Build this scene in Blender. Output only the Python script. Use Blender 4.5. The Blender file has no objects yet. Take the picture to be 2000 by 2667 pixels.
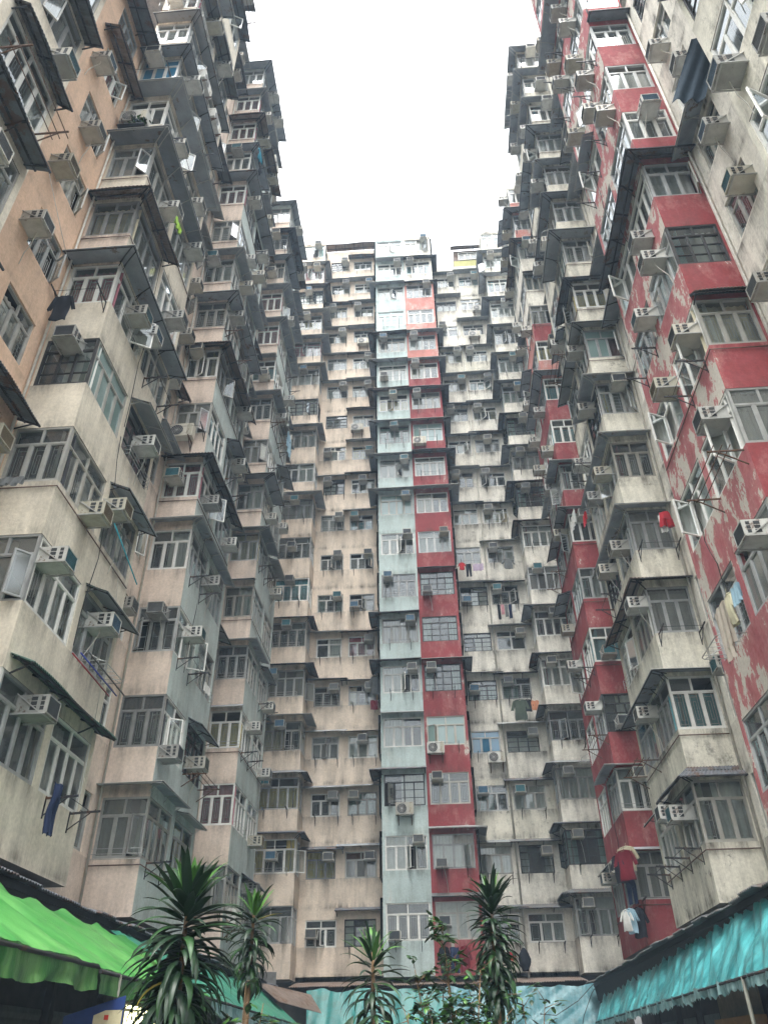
import bpy, math, random
from math import radians as R, sin, cos, pi
from mathutils import Vector, Matrix, noise
sc = bpy.context.scene
COL = sc.collection
rnd = random.Random(7)
FH = 2.74          # storey height
Z0 = 5.74          # lowest window sill
def sill(k): return Z0 + FH * k

# ------------------------------------------------------------------ mesh helper
class MB:
    def __init__(s): s.v = []; s.f = []; s.m = []; s.sm = []
    def face(s, pts, m=0, smooth=False):
        b = len(s.v); s.v += [tuple(p) for p in pts]; s.f.append(tuple(range(b, b + len(pts)))); s.m.append(m); s.sm.append(smooth)
    def box(s, a, b, m=0, M=None):
        x0, y0, z0 = a; x1, y1, z1 = b
        P = [Vector(p) for p in ((x0,y0,z0),(x1,y0,z0),(x1,y1,z0),(x0,y1,z0),(x0,y0,z1),(x1,y0,z1),(x1,y1,z1),(x0,y1,z1))]
        if M: P = [M @ p for p in P]
        n = len(s.v); s.v += [tuple(p) for p in P]
        for q in ((0,3,2,1),(4,5,6,7),(0,1,5,4),(1,2,6,5),(2,3,7,6),(3,0,4,7)):
            s.f.append(tuple(n + i for i in q)); s.m.append(m); s.sm.append(False)
    def bar(s, p0, p1, w=.03, t=None, m=0):
        p0 = Vector(p0); p1 = Vector(p1); d = p1 - p0; L = d.length
        if L < 1e-5: return
        t = t or w; q = d.to_track_quat('Z', 'Y').to_matrix().to_4x4()
        s.box((-w/2, -t/2, 0), (w/2, t/2, L), m, Matrix.Translation(p0) @ q)
    def tube(s, pts, r, n=6, m=0, cap=True):
        pts = [Vector(p) for p in pts]; rings = []
        for i, p in enumerate(pts):
            d = (pts[min(i+1, len(pts)-1)] - pts[max(i-1, 0)]).normalized()
            q = d.to_track_quat('Z', 'Y').to_matrix(); rr = r[i] if isinstance(r, (list, tuple)) else r
            b = len(s.v)
            for k in range(n):
                a = 2*pi*k/n; s.v.append(tuple(p + q @ Vector((rr*cos(a), rr*sin(a), 0))))
            rings.append(b)
        for a, b in zip(rings, rings[1:]):
            for k in range(n):
                s.f.append((a+k, a+(k+1)%n, b+(k+1)%n, b+k)); s.m.append(m); s.sm.append(True)
        if cap:
            s.f.append(tuple(rings[0]+k for k in reversed(range(n)))); s.m.append(m); s.sm.append(False)
            s.f.append(tuple(rings[-1]+k for k in range(n))); s.m.append(m); s.sm.append(False)
    def grid(s, P, m=0, smooth=True):
        b = len(s.v); nr = len(P); nc = len(P[0])
        for r in P: s.v += [tuple(p) for p in r]
        for i in range(nr-1):
            for j in range(nc-1):
                a = b + i*nc + j
                s.f.append((a, a+1, a+nc+1, a+nc)); s.m.append(m); s.sm.append(smooth)
    def mesh(s, name, mats):
        me = bpy.data.meshes.new(name); me.from_pydata(s.v, [], s.f)
        for x in mats: me.materials.append(x)
        me.polygons.foreach_set('material_index', s.m); me.polygons.foreach_set('use_smooth', s.sm)
        me.update(); return me
    def build(s, name, mats, parent=None):
        return put(name, s.mesh(name, mats), parent)
def put(name, me, parent=None, loc=None, rz=0):
    o = bpy.data.objects.new(name, me); COL.objects.link(o)
    if loc is not None: o.location = loc
    o.rotation_euler.z = rz
    if parent:
        o.parent = parent
        if parent.get('rootthing'): o.matrix_parent_inverse = Matrix.Translation(-Vector(parent.location))
    return o
def tag(o, label=None, cat=None, group=None, kind=None):
    if label: o['label'] = label
    if cat: o['category'] = cat
    if group: o['group'] = group
    if kind: o['kind'] = kind
    return o
def empty(name, loc, label, cat, group=None, rz=0, root=True):
    o = bpy.data.objects.new(name, None); COL.objects.link(o); o.location = loc; o.rotation_euler.z = rz
    o.empty_display_size = .2
    if root: o['rootthing'] = 1
    return tag(o, label, cat, group)

# ------------------------------------------------------------------ materials
def newmat(name):
    m = bpy.data.materials.new(name); m.use_nodes = True
    nt = m.node_tree; return m, nt, nt.nodes['Principled BSDF']
def N(nt, t, **kw):
    n = nt.nodes.new(t)
    for k, v in kw.items(): setattr(n, k, v)
    return n
def mixc(nt, fac, a, b, mode='MIX'):
    n = nt.nodes.new('ShaderNodeMix'); n.data_type = 'RGBA'; n.blend_type = mode
    for sock, v in ((n.inputs['Factor'], fac), (n.inputs['A'], a), (n.inputs['B'], b)):
        if hasattr(v, 'is_output'): nt.links.new(v, sock)
        elif isinstance(v, (int, float)): sock.default_value = v
        else: sock.default_value = (*v, 1)
    return n.outputs['Result']
def math_(nt, op, a, b=0, c=None, clamp=False):
    n = nt.nodes.new('ShaderNodeMath'); n.operation = op; n.use_clamp = clamp
    for i, v in enumerate((a, b) if c is None else (a, b, c)):
        if hasattr(v, 'is_output'): nt.links.new(v, n.inputs[i])
        else: n.inputs[i].default_value = v
    return n.outputs[0]
def nz(nt, scale, detail=4, vec=(1,1,1), rough=.6, coord='Object', off=0):
    tc = N(nt, 'ShaderNodeTexCoord'); mp = N(nt, 'ShaderNodeMapping')
    mp.inputs['Scale'].default_value = vec; mp.inputs['Location'].default_value = (off, off*1.7, off*.6)
    nt.links.new(tc.outputs[coord], mp.inputs['Vector'])
    n = N(nt, 'ShaderNodeTexNoise'); n.inputs['Scale'].default_value = scale; n.inputs['Detail'].default_value = detail
    n.inputs['Roughness'].default_value = rough
    nt.links.new(mp.outputs[0], n.inputs['Vector']); return n.outputs['Fac']
def ramp(nt, fac, stops, interp='LINEAR'):
    r = N(nt, 'ShaderNodeValToRGB'); r.color_ramp.interpolation = interp
    e = r.color_ramp.elements
    while len(e) < len(stops): e.new(.5)
    for el, (p, c) in zip(e, stops):
        el.position = p; el.color = (c, c, c, 1) if isinstance(c, (int, float)) else (*c, 1)
    nt.links.new(fac, r.inputs[0]); return r.outputs[0]
WC = {}
def wall_mat(name, col, dirt=.6, peel=0, off=0, mould=0):
    if name in WC: return WC[name]
    m, nt, b = newmat(name)
    dark = tuple(c*.62 for c in col)
    patch = ramp(nt, nz(nt, .55, 5, off=off), [(.35, 0), (.7, 1)])
    base = mixc(nt, math_(nt, 'MULTIPLY', patch, .55), col, tuple(c*.8+.01 for c in col))
    # repainted rectangles / pale wash
    wash = ramp(nt, nz(nt, 1.7, 3, (1,1,.6), off=off+9), [(.52, 0), (.6, 1)])
    base = mixc(nt, math_(nt, 'MULTIPLY', wash, .22), base, tuple(min(1, c*1.18+.04) for c in col))
    # dirt that runs down below sills and along the lower lip of each parapet
    tc = N(nt, 'ShaderNodeTexCoord'); sp = N(nt, 'ShaderNodeSeparateXYZ'); nt.links.new(tc.outputs['Object'], sp.inputs[0])
    t = math_(nt, 'FRACT', math_(nt, 'DIVIDE', math_(nt, 'SUBTRACT', sp.outputs[2], Z0), FH))
    prof = ramp(nt, t, [(0, .25), (.5, .3), (.56, 1), (.64, .5), (.84, .35), (.97, .85), (1, .9)])
    st = ramp(nt, nz(nt, 1.0, 6, (2.6, 2.6, .38), .72, off=off+3), [(.45, 0), (.7, 1)])
    blot = ramp(nt, nz(nt, 1.1, 6, off=off+20), [(.4, 0), (.72, 1)])
    f = math_(nt, 'MULTIPLY', math_(nt, 'MULTIPLY', math_(nt, 'ADD', math_(nt, 'MULTIPLY', st, 1.0), math_(nt, 'MULTIPLY', blot, .65)), prof), dirt, clamp=True)
    c = mixc(nt, f, base, (.07, .062, .05))
    if mould:
        mo = ramp(nt, nz(nt, 3.2, 8, (1,1,.8), .8, off=off+31), [(.54, 0), (.62, 1)])
        mo = math_(nt, 'MULTIPLY', math_(nt, 'MULTIPLY', mo, blot), mould, clamp=True)
        c = mixc(nt, mo, c, (.035, .034, .022))
    if peel:
        pe = ramp(nt, nz(nt, 1.5, 8, (1, 1, .55), .75, off=off+40), [(.69-peel*.1, 0), (.70-peel*.1, 1)])
        p0 = nz(nt, 1.5, 8, (1, 1, .55), .75, off=off+40)
        fade = ramp(nt, p0, [(.55-peel*.1, 0), (.69-peel*.1, 1)]); c = mixc(nt, math_(nt, 'MULTIPLY', fade, .4), c, (.5, .26, .24) if col[1] < .2 else (.55, .52, .46))
        c = mixc(nt, pe, c, (.5, .46, .4))
    hair = ramp(nt, nz(nt, 14, 4, off=off+5), [(.35, .9), (.65, 1.06)])
    c = mixc(nt, 1, c, hair, 'MULTIPLY')
    nt.links.new(c, b.inputs['Base Color']); b.inputs['Roughness'].default_value = .88; b.inputs['Specular IOR Level'].default_value = .25
    bp = N(nt, 'ShaderNodeBump'); bp.inputs['Strength'].default_value = .35; bp.inputs['Distance'].default_value = .02
    nt.links.new(nz(nt, 9, 6), bp.inputs['Height']); nt.links.new(bp.outputs[0], b.inputs['Normal'])
    WC[name] = m; return m
def plain(name, col, rough=.7, metal=0, var=.25, scale=6, spec=.4, rust=0, streak=False, objvar=0):
    if name in WC: return WC[name]
    m, nt, b = newmat(name)
    n = ramp(nt, nz(nt, scale, 5, (1, 1, .3) if streak else (1, 1, 1)), [(.3, 0), (.7, 1)])
    c = mixc(nt, n, tuple(x*(1-var) for x in col), tuple(min(1, x*(1+var*.5)) for x in col))
    if rust:
        r = ramp(nt, nz(nt, 2.3, 7, off=4, rough=.75), [(.62-rust*.2, 0), (.66-rust*.15, 1)])
        c = mixc(nt, math_(nt, 'MULTIPLY', r, .8), c, (.12, .055, .025))
    if objvar:
        oi = N(nt, 'ShaderNodeObjectInfo'); k = ramp(nt, oi.outputs['Random'], [(0, 1-objvar), (.5, 1), (1, 1+objvar*.25)])
        c = mixc(nt, 1, c, k, 'MULTIPLY')
        k2 = ramp(nt, math_(nt, 'FRACT', math_(nt, 'MULTIPLY', oi.outputs['Random'], 7.3)), [(.5, 0), (1, .5)]); c = mixc(nt, k2, c, tuple(x*y for x, y in zip(col, (1, .88, .68))))
    nt.links.new(c, b.inputs['Base Color']); b.inputs['Roughness'].default_value = rough; b.inputs['Metallic'].default_value = metal
    b.inputs['Specular IOR Level'].default_value = spec
    WC[name] = m; return m
def glass_mat(name, tint, trans=.75, rough=.03):
    if name in WC: return WC[name]
    m, nt, b = newmat(name); nt.nodes.remove(b); out = nt.nodes['Material Output']
    tr = N(nt, 'ShaderNodeBsdfTransparent'); tr.inputs[0].default_value = (*tint, 1)
    df = N(nt, 'ShaderNodeBsdfDiffuse'); df.inputs[0].default_value = (*[c*.55 for c in tint], 1)
    gl = N(nt, 'ShaderNodeBsdfGlossy'); gl.inputs['Roughness'].default_value = rough; gl.inputs[0].default_value = (.9, .95, .97, 1)
    mx = N(nt, 'ShaderNodeMixShader'); mx.inputs[0].default_value = trans; nt.links.new(df.outputs[0], mx.inputs[1]); nt.links.new(tr.outputs[0], mx.inputs[2])
    fr = N(nt, 'ShaderNodeFresnel'); fr.inputs['IOR'].default_value = 1.5
    f = math_(nt, 'MULTIPLY_ADD', fr.outputs[0], 1.3, .02, True)
    m2 = N(nt, 'ShaderNodeMixShader'); nt.links.new(f, m2.inputs[0]); nt.links.new(mx.outputs[0], m2.inputs[1]); nt.links.new(gl.outputs[0], m2.inputs[2])
    nt.links.new(m2.outputs[0], out.inputs[0]); WC[name] = m; return m
G_CLEAR = glass_mat('window_glass', (.80, .86, .84), .9)
G_FROST = glass_mat('frosted_glass', (.42, .62, .58), .25, .15)
G_BLUE = glass_mat('blue_film_glass', (.03, .25, .45), .2, .08)
G_DUST = glass_mat('dusty_glass', (.5, .53, .5), .6, .08)
F_ALU = plain('aluminium_frame', (.36, .37, .36), .45, .2, .25, 4, .4, .0, False, .4)
F_WHT = plain('white_frame', (.66, .66, .62), .5, 0, .12)
F_DRK = plain('dark_bronze_frame', (.035, .035, .035), .5, .1)
GRL = plain('window_grille_paint', (.5, .5, .47), .6)
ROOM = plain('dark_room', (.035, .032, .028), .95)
CURT = {n: plain('curtain_'+n, c, .95, 0, .15, 3, .1) for n, c in dict(white=(.62, .62, .58), grey=(.34, .35, .33), cream=(.55, .5, .36), green=(.2, .3, .26), yellow=(.55, .45, .18), pink=(.42, .17, .2), brown=(.12, .08, .07), teal=(.12, .3, .33), dark=(.06, .06, .065)).items()}
CAN_F = plain('grey_sheet_canopy', (.29, .32, .355), .6, .1, .3, 2, .4, .2, False, .35)
CAN_D = plain('dark_corrugated_canopy', (.15, .165, .185), .6, .15, .4, 3, .4, .5, False, .3)
CAN_G = plain('green_corrugated_canopy', (.03, .085, .06), .55, 0, .35, 3)
CAN_T = plain('tan_corrugated_canopy', (.22, .17, .14), .6, .1, .3, 3, .4, .45)
EDGE = plain('pale_sheet_edge', (.5, .49, .45), .6)
STEEL = plain('dark_steel', (.028, .028, .03), .6, .3, .3, 6, .4, .25)
STEEL_L = plain('pale_steel', (.42, .42, .40), .45, .5, .2)
RUSTY = plain('rusty_steel', (.11, .06, .035), .85, .1, .5)
AC_W = plain('air_conditioner_casing', (.5, .5, .46), .55, 0, .3, 3, .4, .3, True, .45)
AC_Y = plain('aged_casing', (.40, .38, .30), .6, 0, .3, 4, .3, .2, True)
AC_DK = plain('louvre_dark', (.03, .032, .033), .7)
COILS = [plain('teal_coil', (.03, .2, .25), .5, 0, .25), plain('grey_coil', (.16, .17, .17), .6), plain('tan_coil', (.27, .2, .1), .6), plain('dark_coil', (.07, .08, .09), .6), plain('blue_coil', (.07, .2, .33), .5)]
PIPE_W = plain('plastic_pipe', (.5, .48, .42), .6)
PIPE_B = plain('brown_pipe', (.12, .075, .06), .7, 0, .3, 4, .3, .3)
W_CREAM = wall_mat('cream_plaster', (.72, .66, .54), .62)
W_SALMON = wall_mat('salmon_plaster', (.68, .48, .34), .36, 0, 4)
W_PINK = wall_mat('pale_pink_plaster', (.73, .61, .51), .65, 0, 8, .15)
W_LBLUE = wall_mat('pale_blue_plaster', (.52, .59, .56), .5, .15, 12, .1)
W_BLUE = wall_mat('blue_plaster', (.50, .60, .58), .62, .05, 16)
W_BEIGE = wall_mat('beige_plaster', (.75, .64, .52), .75, 0, 20, .25)
W_RED = wall_mat('red_plaster', (.28, .05, .055), .5, .55, 24)
W_RED2 = wall_mat('peeling_skylit_red_plaster', (.37, .10, .11), .45, 1.7, 28)  # peeling paint; pinker base also paints in sky light on the side faces
W_SALRED = wall_mat('haze_faded_red_plaster', (.48, .2, .17), .4, .6, 26)  # paler pinkish red paints the hazy look of upper storeys into the colour
W_WHITE = wall_mat('white_plaster', (.75, .72, .63), .95, 0, 32, .55)
W_WHITE2 = wall_mat('mouldy_white_plaster', (.72, .69, .58), .95, .1, 36, 1.0)
W_YEL = wall_mat('yellow_green_panels', (.48, .47, .2), .5, 0, 40)
W_GREENW = wall_mat('green_plaster', (.17, .28, .18), .5, 0, 44)
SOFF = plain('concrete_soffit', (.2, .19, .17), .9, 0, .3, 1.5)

BEAM_ = plain('black_cable', (.02, .02, .02), .8)
# ------------------------------------------------------------------ facade frames
class Fr:
    """u runs to the viewer's right along the wall, n points out of the wall"""
    def __init__(s, ox, oy, rz): s.o = Vector((ox, oy, 0)); s.rz = rz; s.u = Vector((cos(rz), sin(rz), 0)); s.n = Vector((sin(rz), -cos(rz), 0))
    def p(s, u, v, z): return s.o + s.u*u + s.n*v + Vector((0, 0, z))
def wall_face(mb, fr, u0, u1, z0, z1, holes, m=0, dep=.18, edges=(True, True), mr=None):
    us = sorted({u0, u1, *[h[0] for h in holes], *[h[1] for h in holes]}); zs = sorted({z0, z1, *[h[2] for h in holes], *[h[3] for h in holes]})
    us = [u for u in us if u0-1e-6 <= u <= u1+1e-6]; zs = [z for z in zs if z0-1e-6 <= z <= z1+1e-6]
    for ua, ub in zip(us, us[1:]):
        run = None
        for za, zb in zip(zs, zs[1:]):
            cu, cz = (ua+ub)/2, (za+zb)/2
            solid = not any(h[0] < cu < h[1] and h[2] < cz < h[3] for h in holes)
            if solid:
                if run is None: run = za
            if not solid and run is not None:
                mb.face([fr.p(ua, 0, run), fr.p(ub, 0, run), fr.p(ub, 0, za), fr.p(ua, 0, za)], m); run = None
        if run is not None: mb.face([fr.p(ua, 0, run), fr.p(ub, 0, run), fr.p(ub, 0, z1), fr.p(ua, 0, z1)], m)
    mr = m if mr is None else mr
    for h in holes:
        a, b, c, d = h[:4]
        if h[4] if len(h) > 4 else True:
            mb.face([fr.p(a, 0, c), fr.p(b, 0, c), fr.p(b, -dep, c), fr.p(a, -dep, c)], mr)
            mb.face([fr.p(a, -dep, d), fr.p(b, -dep, d), fr.p(b, 0, d), fr.p(a, 0, d)], mr)
            # a shallow dark room behind the opening
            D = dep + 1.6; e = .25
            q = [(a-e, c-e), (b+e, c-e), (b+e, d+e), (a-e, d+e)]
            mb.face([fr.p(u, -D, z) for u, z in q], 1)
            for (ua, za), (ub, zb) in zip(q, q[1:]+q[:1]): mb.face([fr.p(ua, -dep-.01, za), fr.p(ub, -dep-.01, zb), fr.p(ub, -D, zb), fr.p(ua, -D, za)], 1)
        if a > u0 + .02 or (len(h) <= 4): mb.face([fr.p(a, -dep, c), fr.p(a, -dep, d), fr.p(a, 0, d), fr.p(a, 0, c)], mr)
        if b < u1 - .02 or (len(h) <= 4): mb.face([fr.p(b, 0, c), fr.p(b, 0, d), fr.p(b, -dep, d), fr.p(b, -dep, c)], mr)

# ------------------------------------------------------------------ windows
WIN = {}
CK = ['white']*9 + ['grey']*4 + ['cream']*2 + ['green', 'brown', 'teal', 'dark', 'pink', 'yellow']
def win_tpl(w, h, st):
    w = round(w, 2); h = round(h, 2); key = (w, h, st)
    if key in WIN: return WIN[key]
    r = random.Random(hash(str(key)) if False else sum(ord(c)*(i+1) for i, c in enumerate(str(key))))
    kind = st % 12
    fm = F_DRK if kind == 7 else (F_WHT if kind in (1, 4, 6, 9) else F_ALU)
    gm = G_FROST if kind == 5 else (G_BLUE if st == 10 else (G_DUST if kind in (2, 8) else G_CLEAR))
    nc = max(2, min(5, round(w/.48))); ntop = 2 if w > .9 else 1
    if kind == 4 and nc > 2: nc -= 1
    tz = h*(.7 if kind != 7 else .74)
    mb = MB(); b = .05
    x0, x1 = -w/2, w/2
    mb.box((x0, -.035, 0), (x1, .035, b)); mb.box((x0, -.035, h-b), (x1, .035, h))
    mb.box((x0, -.034, b), (x0+b, .034, h-b)); mb.box((x1-b, -.034, b), (x1, .034, h-b))
    mb.box((x0+b, -.03, tz-b/2), (x1-b, .03, tz+b/2))
    cells = []
    xs = [x0+b + (x1-x0-2*b)*i/nc for i in range(nc+1)]
    for i in range(1, nc): mb.box((xs[i]-.027, -.028, b), (xs[i]+.027, .028, tz-b/2))
    xt = [x0+b + (x1-x0-2*b)*i/ntop for i in range(ntop+1)]
    for i in range(1, ntop): mb.box((xt[i]-.025, -.027, tz+b/2), (xt[i]+.025, .027, h-b))
    for i in range(nc): cells.append((xs[i]+(.027 if i else 0), xs[i+1]-(.027 if i < nc-1 else 0), b, tz-b/2, 1))
    for i in range(ntop): cells.append((xt[i]+(.025 if i else 0), xt[i+1]-(.025 if i < ntop-1 else 0), tz+b/2, h-b, 0))
    opened = None
    if r.random() < .22: opened = r.randrange(nc)
    pn = MB()
    for i, (a, c, z0, z1, low) in enumerate(cells):
        t = .024
        if low and i == opened: continue
        if low and kind != 7:
            mb.box((a, -.022, z0), (a+t, .02, z1)); mb.box((c-t, -.022, z0), (c, .02, z1)); mb.box((a+t, -.021, z0), (c-t, .019, z0+t)); mb.box((a+t, -.021, z1-t), (c-t, .019, z1))
        if not low and r.random() < .12 and w > 1: continue
        dy = r.uniform(-.008, .008); dz = r.uniform(-.008, .008)
        pn.face([(a, .004+dy+dz, z0), (c, .004-dy+dz, z0), (c, .004-dy-dz, z1), (a, .004+dy-dz, z1)], 0)
    gr = None
    if kind in (0, 1, 3, 6, 8, 11):
        gr = MB()
        for (a, c, z0, z1, low) in cells:
            if not low: continue
            g = .012; m = (c-a)*.2
            gr.box((a+m, .05, z0+.02), (a+m+g, .062, z1-.02)); gr.box((c-m-g, .05, z0+.02), (c-m, .062, z1-.02))
            zz = (z0+.1, z1-.1) if kind != 3 else (z0+.1, (z0+z1)/2, z1-.1)
            for z in zz: gr.box((a+m+g, .051, z), (c-m-g, .061, z+g))
            if kind in (0, 6):
                mx = (a+c)/2; gr.box((mx-.04, .052, z0+.22), (mx-.03, .062, z1-.22)); gr.box((mx+.03, .052, z0+.22), (mx+.04, .062, z1-.22))
                gr.box((mx-.03, .053, z0+.22), (mx+.03, .06, z0+.23)); gr.box((mx-.03, .053, z1-.23), (mx+.03, .06, z1-.22))
        if kind == 11:
            for k in range(1, 7): gr.box((x0+b, .066, b+(tz-b)*k/7), (x1-b, .074, b+(tz-b)*k/7+.01))
    if kind == 7 and w < 2.5:                                    # old steel windows with small panes
        for k in (1, 2): mb.box((x0+b, -.018, tz*k/3), (x1-b, .018, tz*k/3+.022))
    cu = None; ck = r.choice(CK)
    mode = r.choice(['full', 'full', 'full', 'sides', 'left', 'right', 'none', 'low'])
    if mode != 'none':
        cu = MB(); spans = {'full': [(x0, x1)], 'sides': [(x0, x0+w*.28), (x1-w*.25, x1)], 'left': [(x0, x0+w*.55)], 'right': [(x0+w*.42, x1)], 'low': [(x0, x1)]}[mode]
        top = h if mode != 'low' else tz
        for a, c in spans:
            n = max(4, int((c-a)/.045)); ph = r.uniform(0, 6); rows = []
            for z in (.0, top*.35, top*.7, top):
                rows.append([(a+(c-a)*j/n, .2+.022*sin(j*1.9+ph+.4*sin(j*.6)+z*.6)+.01*sin(j*.35+ph), z) for j in range(n+1)])
            cu.grid(rows)
    res = dict(frame=(mb.mesh('window_frame', [fm]), 'window'), pane=(pn.mesh('window_pane', [gm]) if pn.f else None),
               grille=gr.mesh('window_grille', [GRL]) if gr else None, curtain=cu.mesh('curtain', [CURT[ck]]) if cu else None, sash=None)
    if opened is not None:
        a, c, z0, z1, _ = cells[opened]; sb = MB(); W = c-a; t = .035
        sb.box((0, -.02, 0), (t, .02, z1-z0)); sb.box((W-t, -.02, 0), (W, .02, z1-z0)); sb.box((t, -.02, 0), (W-t, .02, t)); sb.box((t, -.02, z1-z0-t), (W-t, .02, z1-z0))
        sb.face([(t, 0, t), (W-t, 0, t), (W-t, 0, z1-z0-t), (t, 0, z1-z0-t)], 1)
        ang = r.choice([-1, 1])*r.uniform(.5, 1.2)
        res['sash'] = (sb.mesh('casement', [fm, gm]), a if ang < 0 else c, z0, ang)
    WIN[key] = res; return res
def add_window(bld, fr, uc, z, w, h, st, v=-.07):
    t = win_tpl(w, h, st); p = fr.p(uc, v, z)
    o = put('window', t['frame'][0], bld, p, fr.rz)
    if t['pane']: put('pane', t['pane'], o)
    if t['grille']: put('window_grille', t['grille'], o)
    if t['curtain']: put('curtain', t['curtain'], o)
    if t['sash']:
        me, x, z0, ang = t['sash']
        s = put('casement', me, o, (x, -.03, z0), ang if ang < 0 else ang + pi)
        if ang > 0: pass
    return o

# ------------------------------------------------------------------ canopies
def canopy(bld, path, z, proj=.7, drop=.3, typ='flat'):
    P = [Vector((*p, 0)) for p in path]; nseg = len(P)-1
    nn = [Vector(((b-a).y, -(b-a).x, 0)).normalized() for a, b in zip(P, P[1:])]
    outs = []
    for i in range(len(P)):
        if i == 0: o = nn[0]*proj
        elif i == nseg: o = nn[-1]*proj
        else: o = (nn[i-1]+nn[i])*proj
        outs.append(P[i]+o)
    mb = MB(); fb = MB(); th = .014
    mat = {'flat': CAN_F, 'dark': CAN_D, 'green': CAN_G, 'tan': CAN_T}[typ]; cor = typ != 'flat'
    lightframe = typ == 'flat'
    for i in range(nseg):
        L = (P[i+1]-P[i]).length; n = max(2, int(L/.019)) if cor and L < 3 else (max(2, int(L/.038)) if cor else max(1, int(L/.9)))
        top, bot = [], []
        for j in range(n+1):
            f = j/n; a = P[i].lerp(P[i+1], f); b = outs[i].lerp(outs[i+1], f)
            w = .016*sin(j*pi/2) if cor else .012*sin(f*L*1.3+i*2)
            if cor and L >= 3: w = .016*(1 if j % 2 else -1)
            ext = .03*sin(f*L*2.1+3*i)*(1 if cor else .2)
            b2 = b + nn[i]*ext
            A = a+Vector((0, 0, z+w*.6)); B = b2+Vector((0, 0, z-drop+w)); Mi = A.lerp(B, .5)-Vector((0, 0, .012 if lightframe else .0))
            top.append((A, Mi, B)); bot.append((A-Vector((0, 0, th)), Mi-Vector((0, 0, th)), B-Vector((0, 0, th))))
        mb.grid([[t[k] for t in top] for k in range(3)], 0, cor); mb.grid([[t[k] for t in reversed(bot)] for k in range(3)], 0, cor)
        mb.grid([[t[2] for t in top], [t[2] for t in bot]], 1, False)
        # supports
        ns = max(2, int(L/(.75 if not lightframe else 1.0))+1); fm = 0
        for j in range(ns):
            f = (.03+.94*j/(ns-1)); a = P[i].lerp(P[i+1], f); b = outs[i].lerp(outs[i+1], f)
            A = a+Vector((0, 0, z-.045)); B = b+Vector((0, 0, z-drop-.045)); w = .022 if lightframe else .034
            fb.bar(A+nn[i]*.01, B.lerp(A, .04), w)
            if lightframe: fb.bar(A+Vector((0, 0, -.16))+nn[i]*.012, A.lerp(B, .42), .018)
            elif j % 2 == 0: fb.bar(A+Vector((0, 0, -.3))+nn[i]*.012, A.lerp(B, .75), .026)
        for k in ((.93,) if lightframe else (.35, .93)):
            fb.bar(P[i].lerp(outs[i], k)+Vector((0, 0, z-drop*k-.032)), P[i+1].lerp(outs[i+1], k)+Vector((0, 0, z-drop*k-.032)), .018 if lightframe else .036)
    o = mb.build('canopy', [mat, EDGE if lightframe else mat], bld)
    fb.build('canopy_frame', [STEEL_L if lightframe and rnd.random() < .6 else STEEL], o)
    return o

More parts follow.
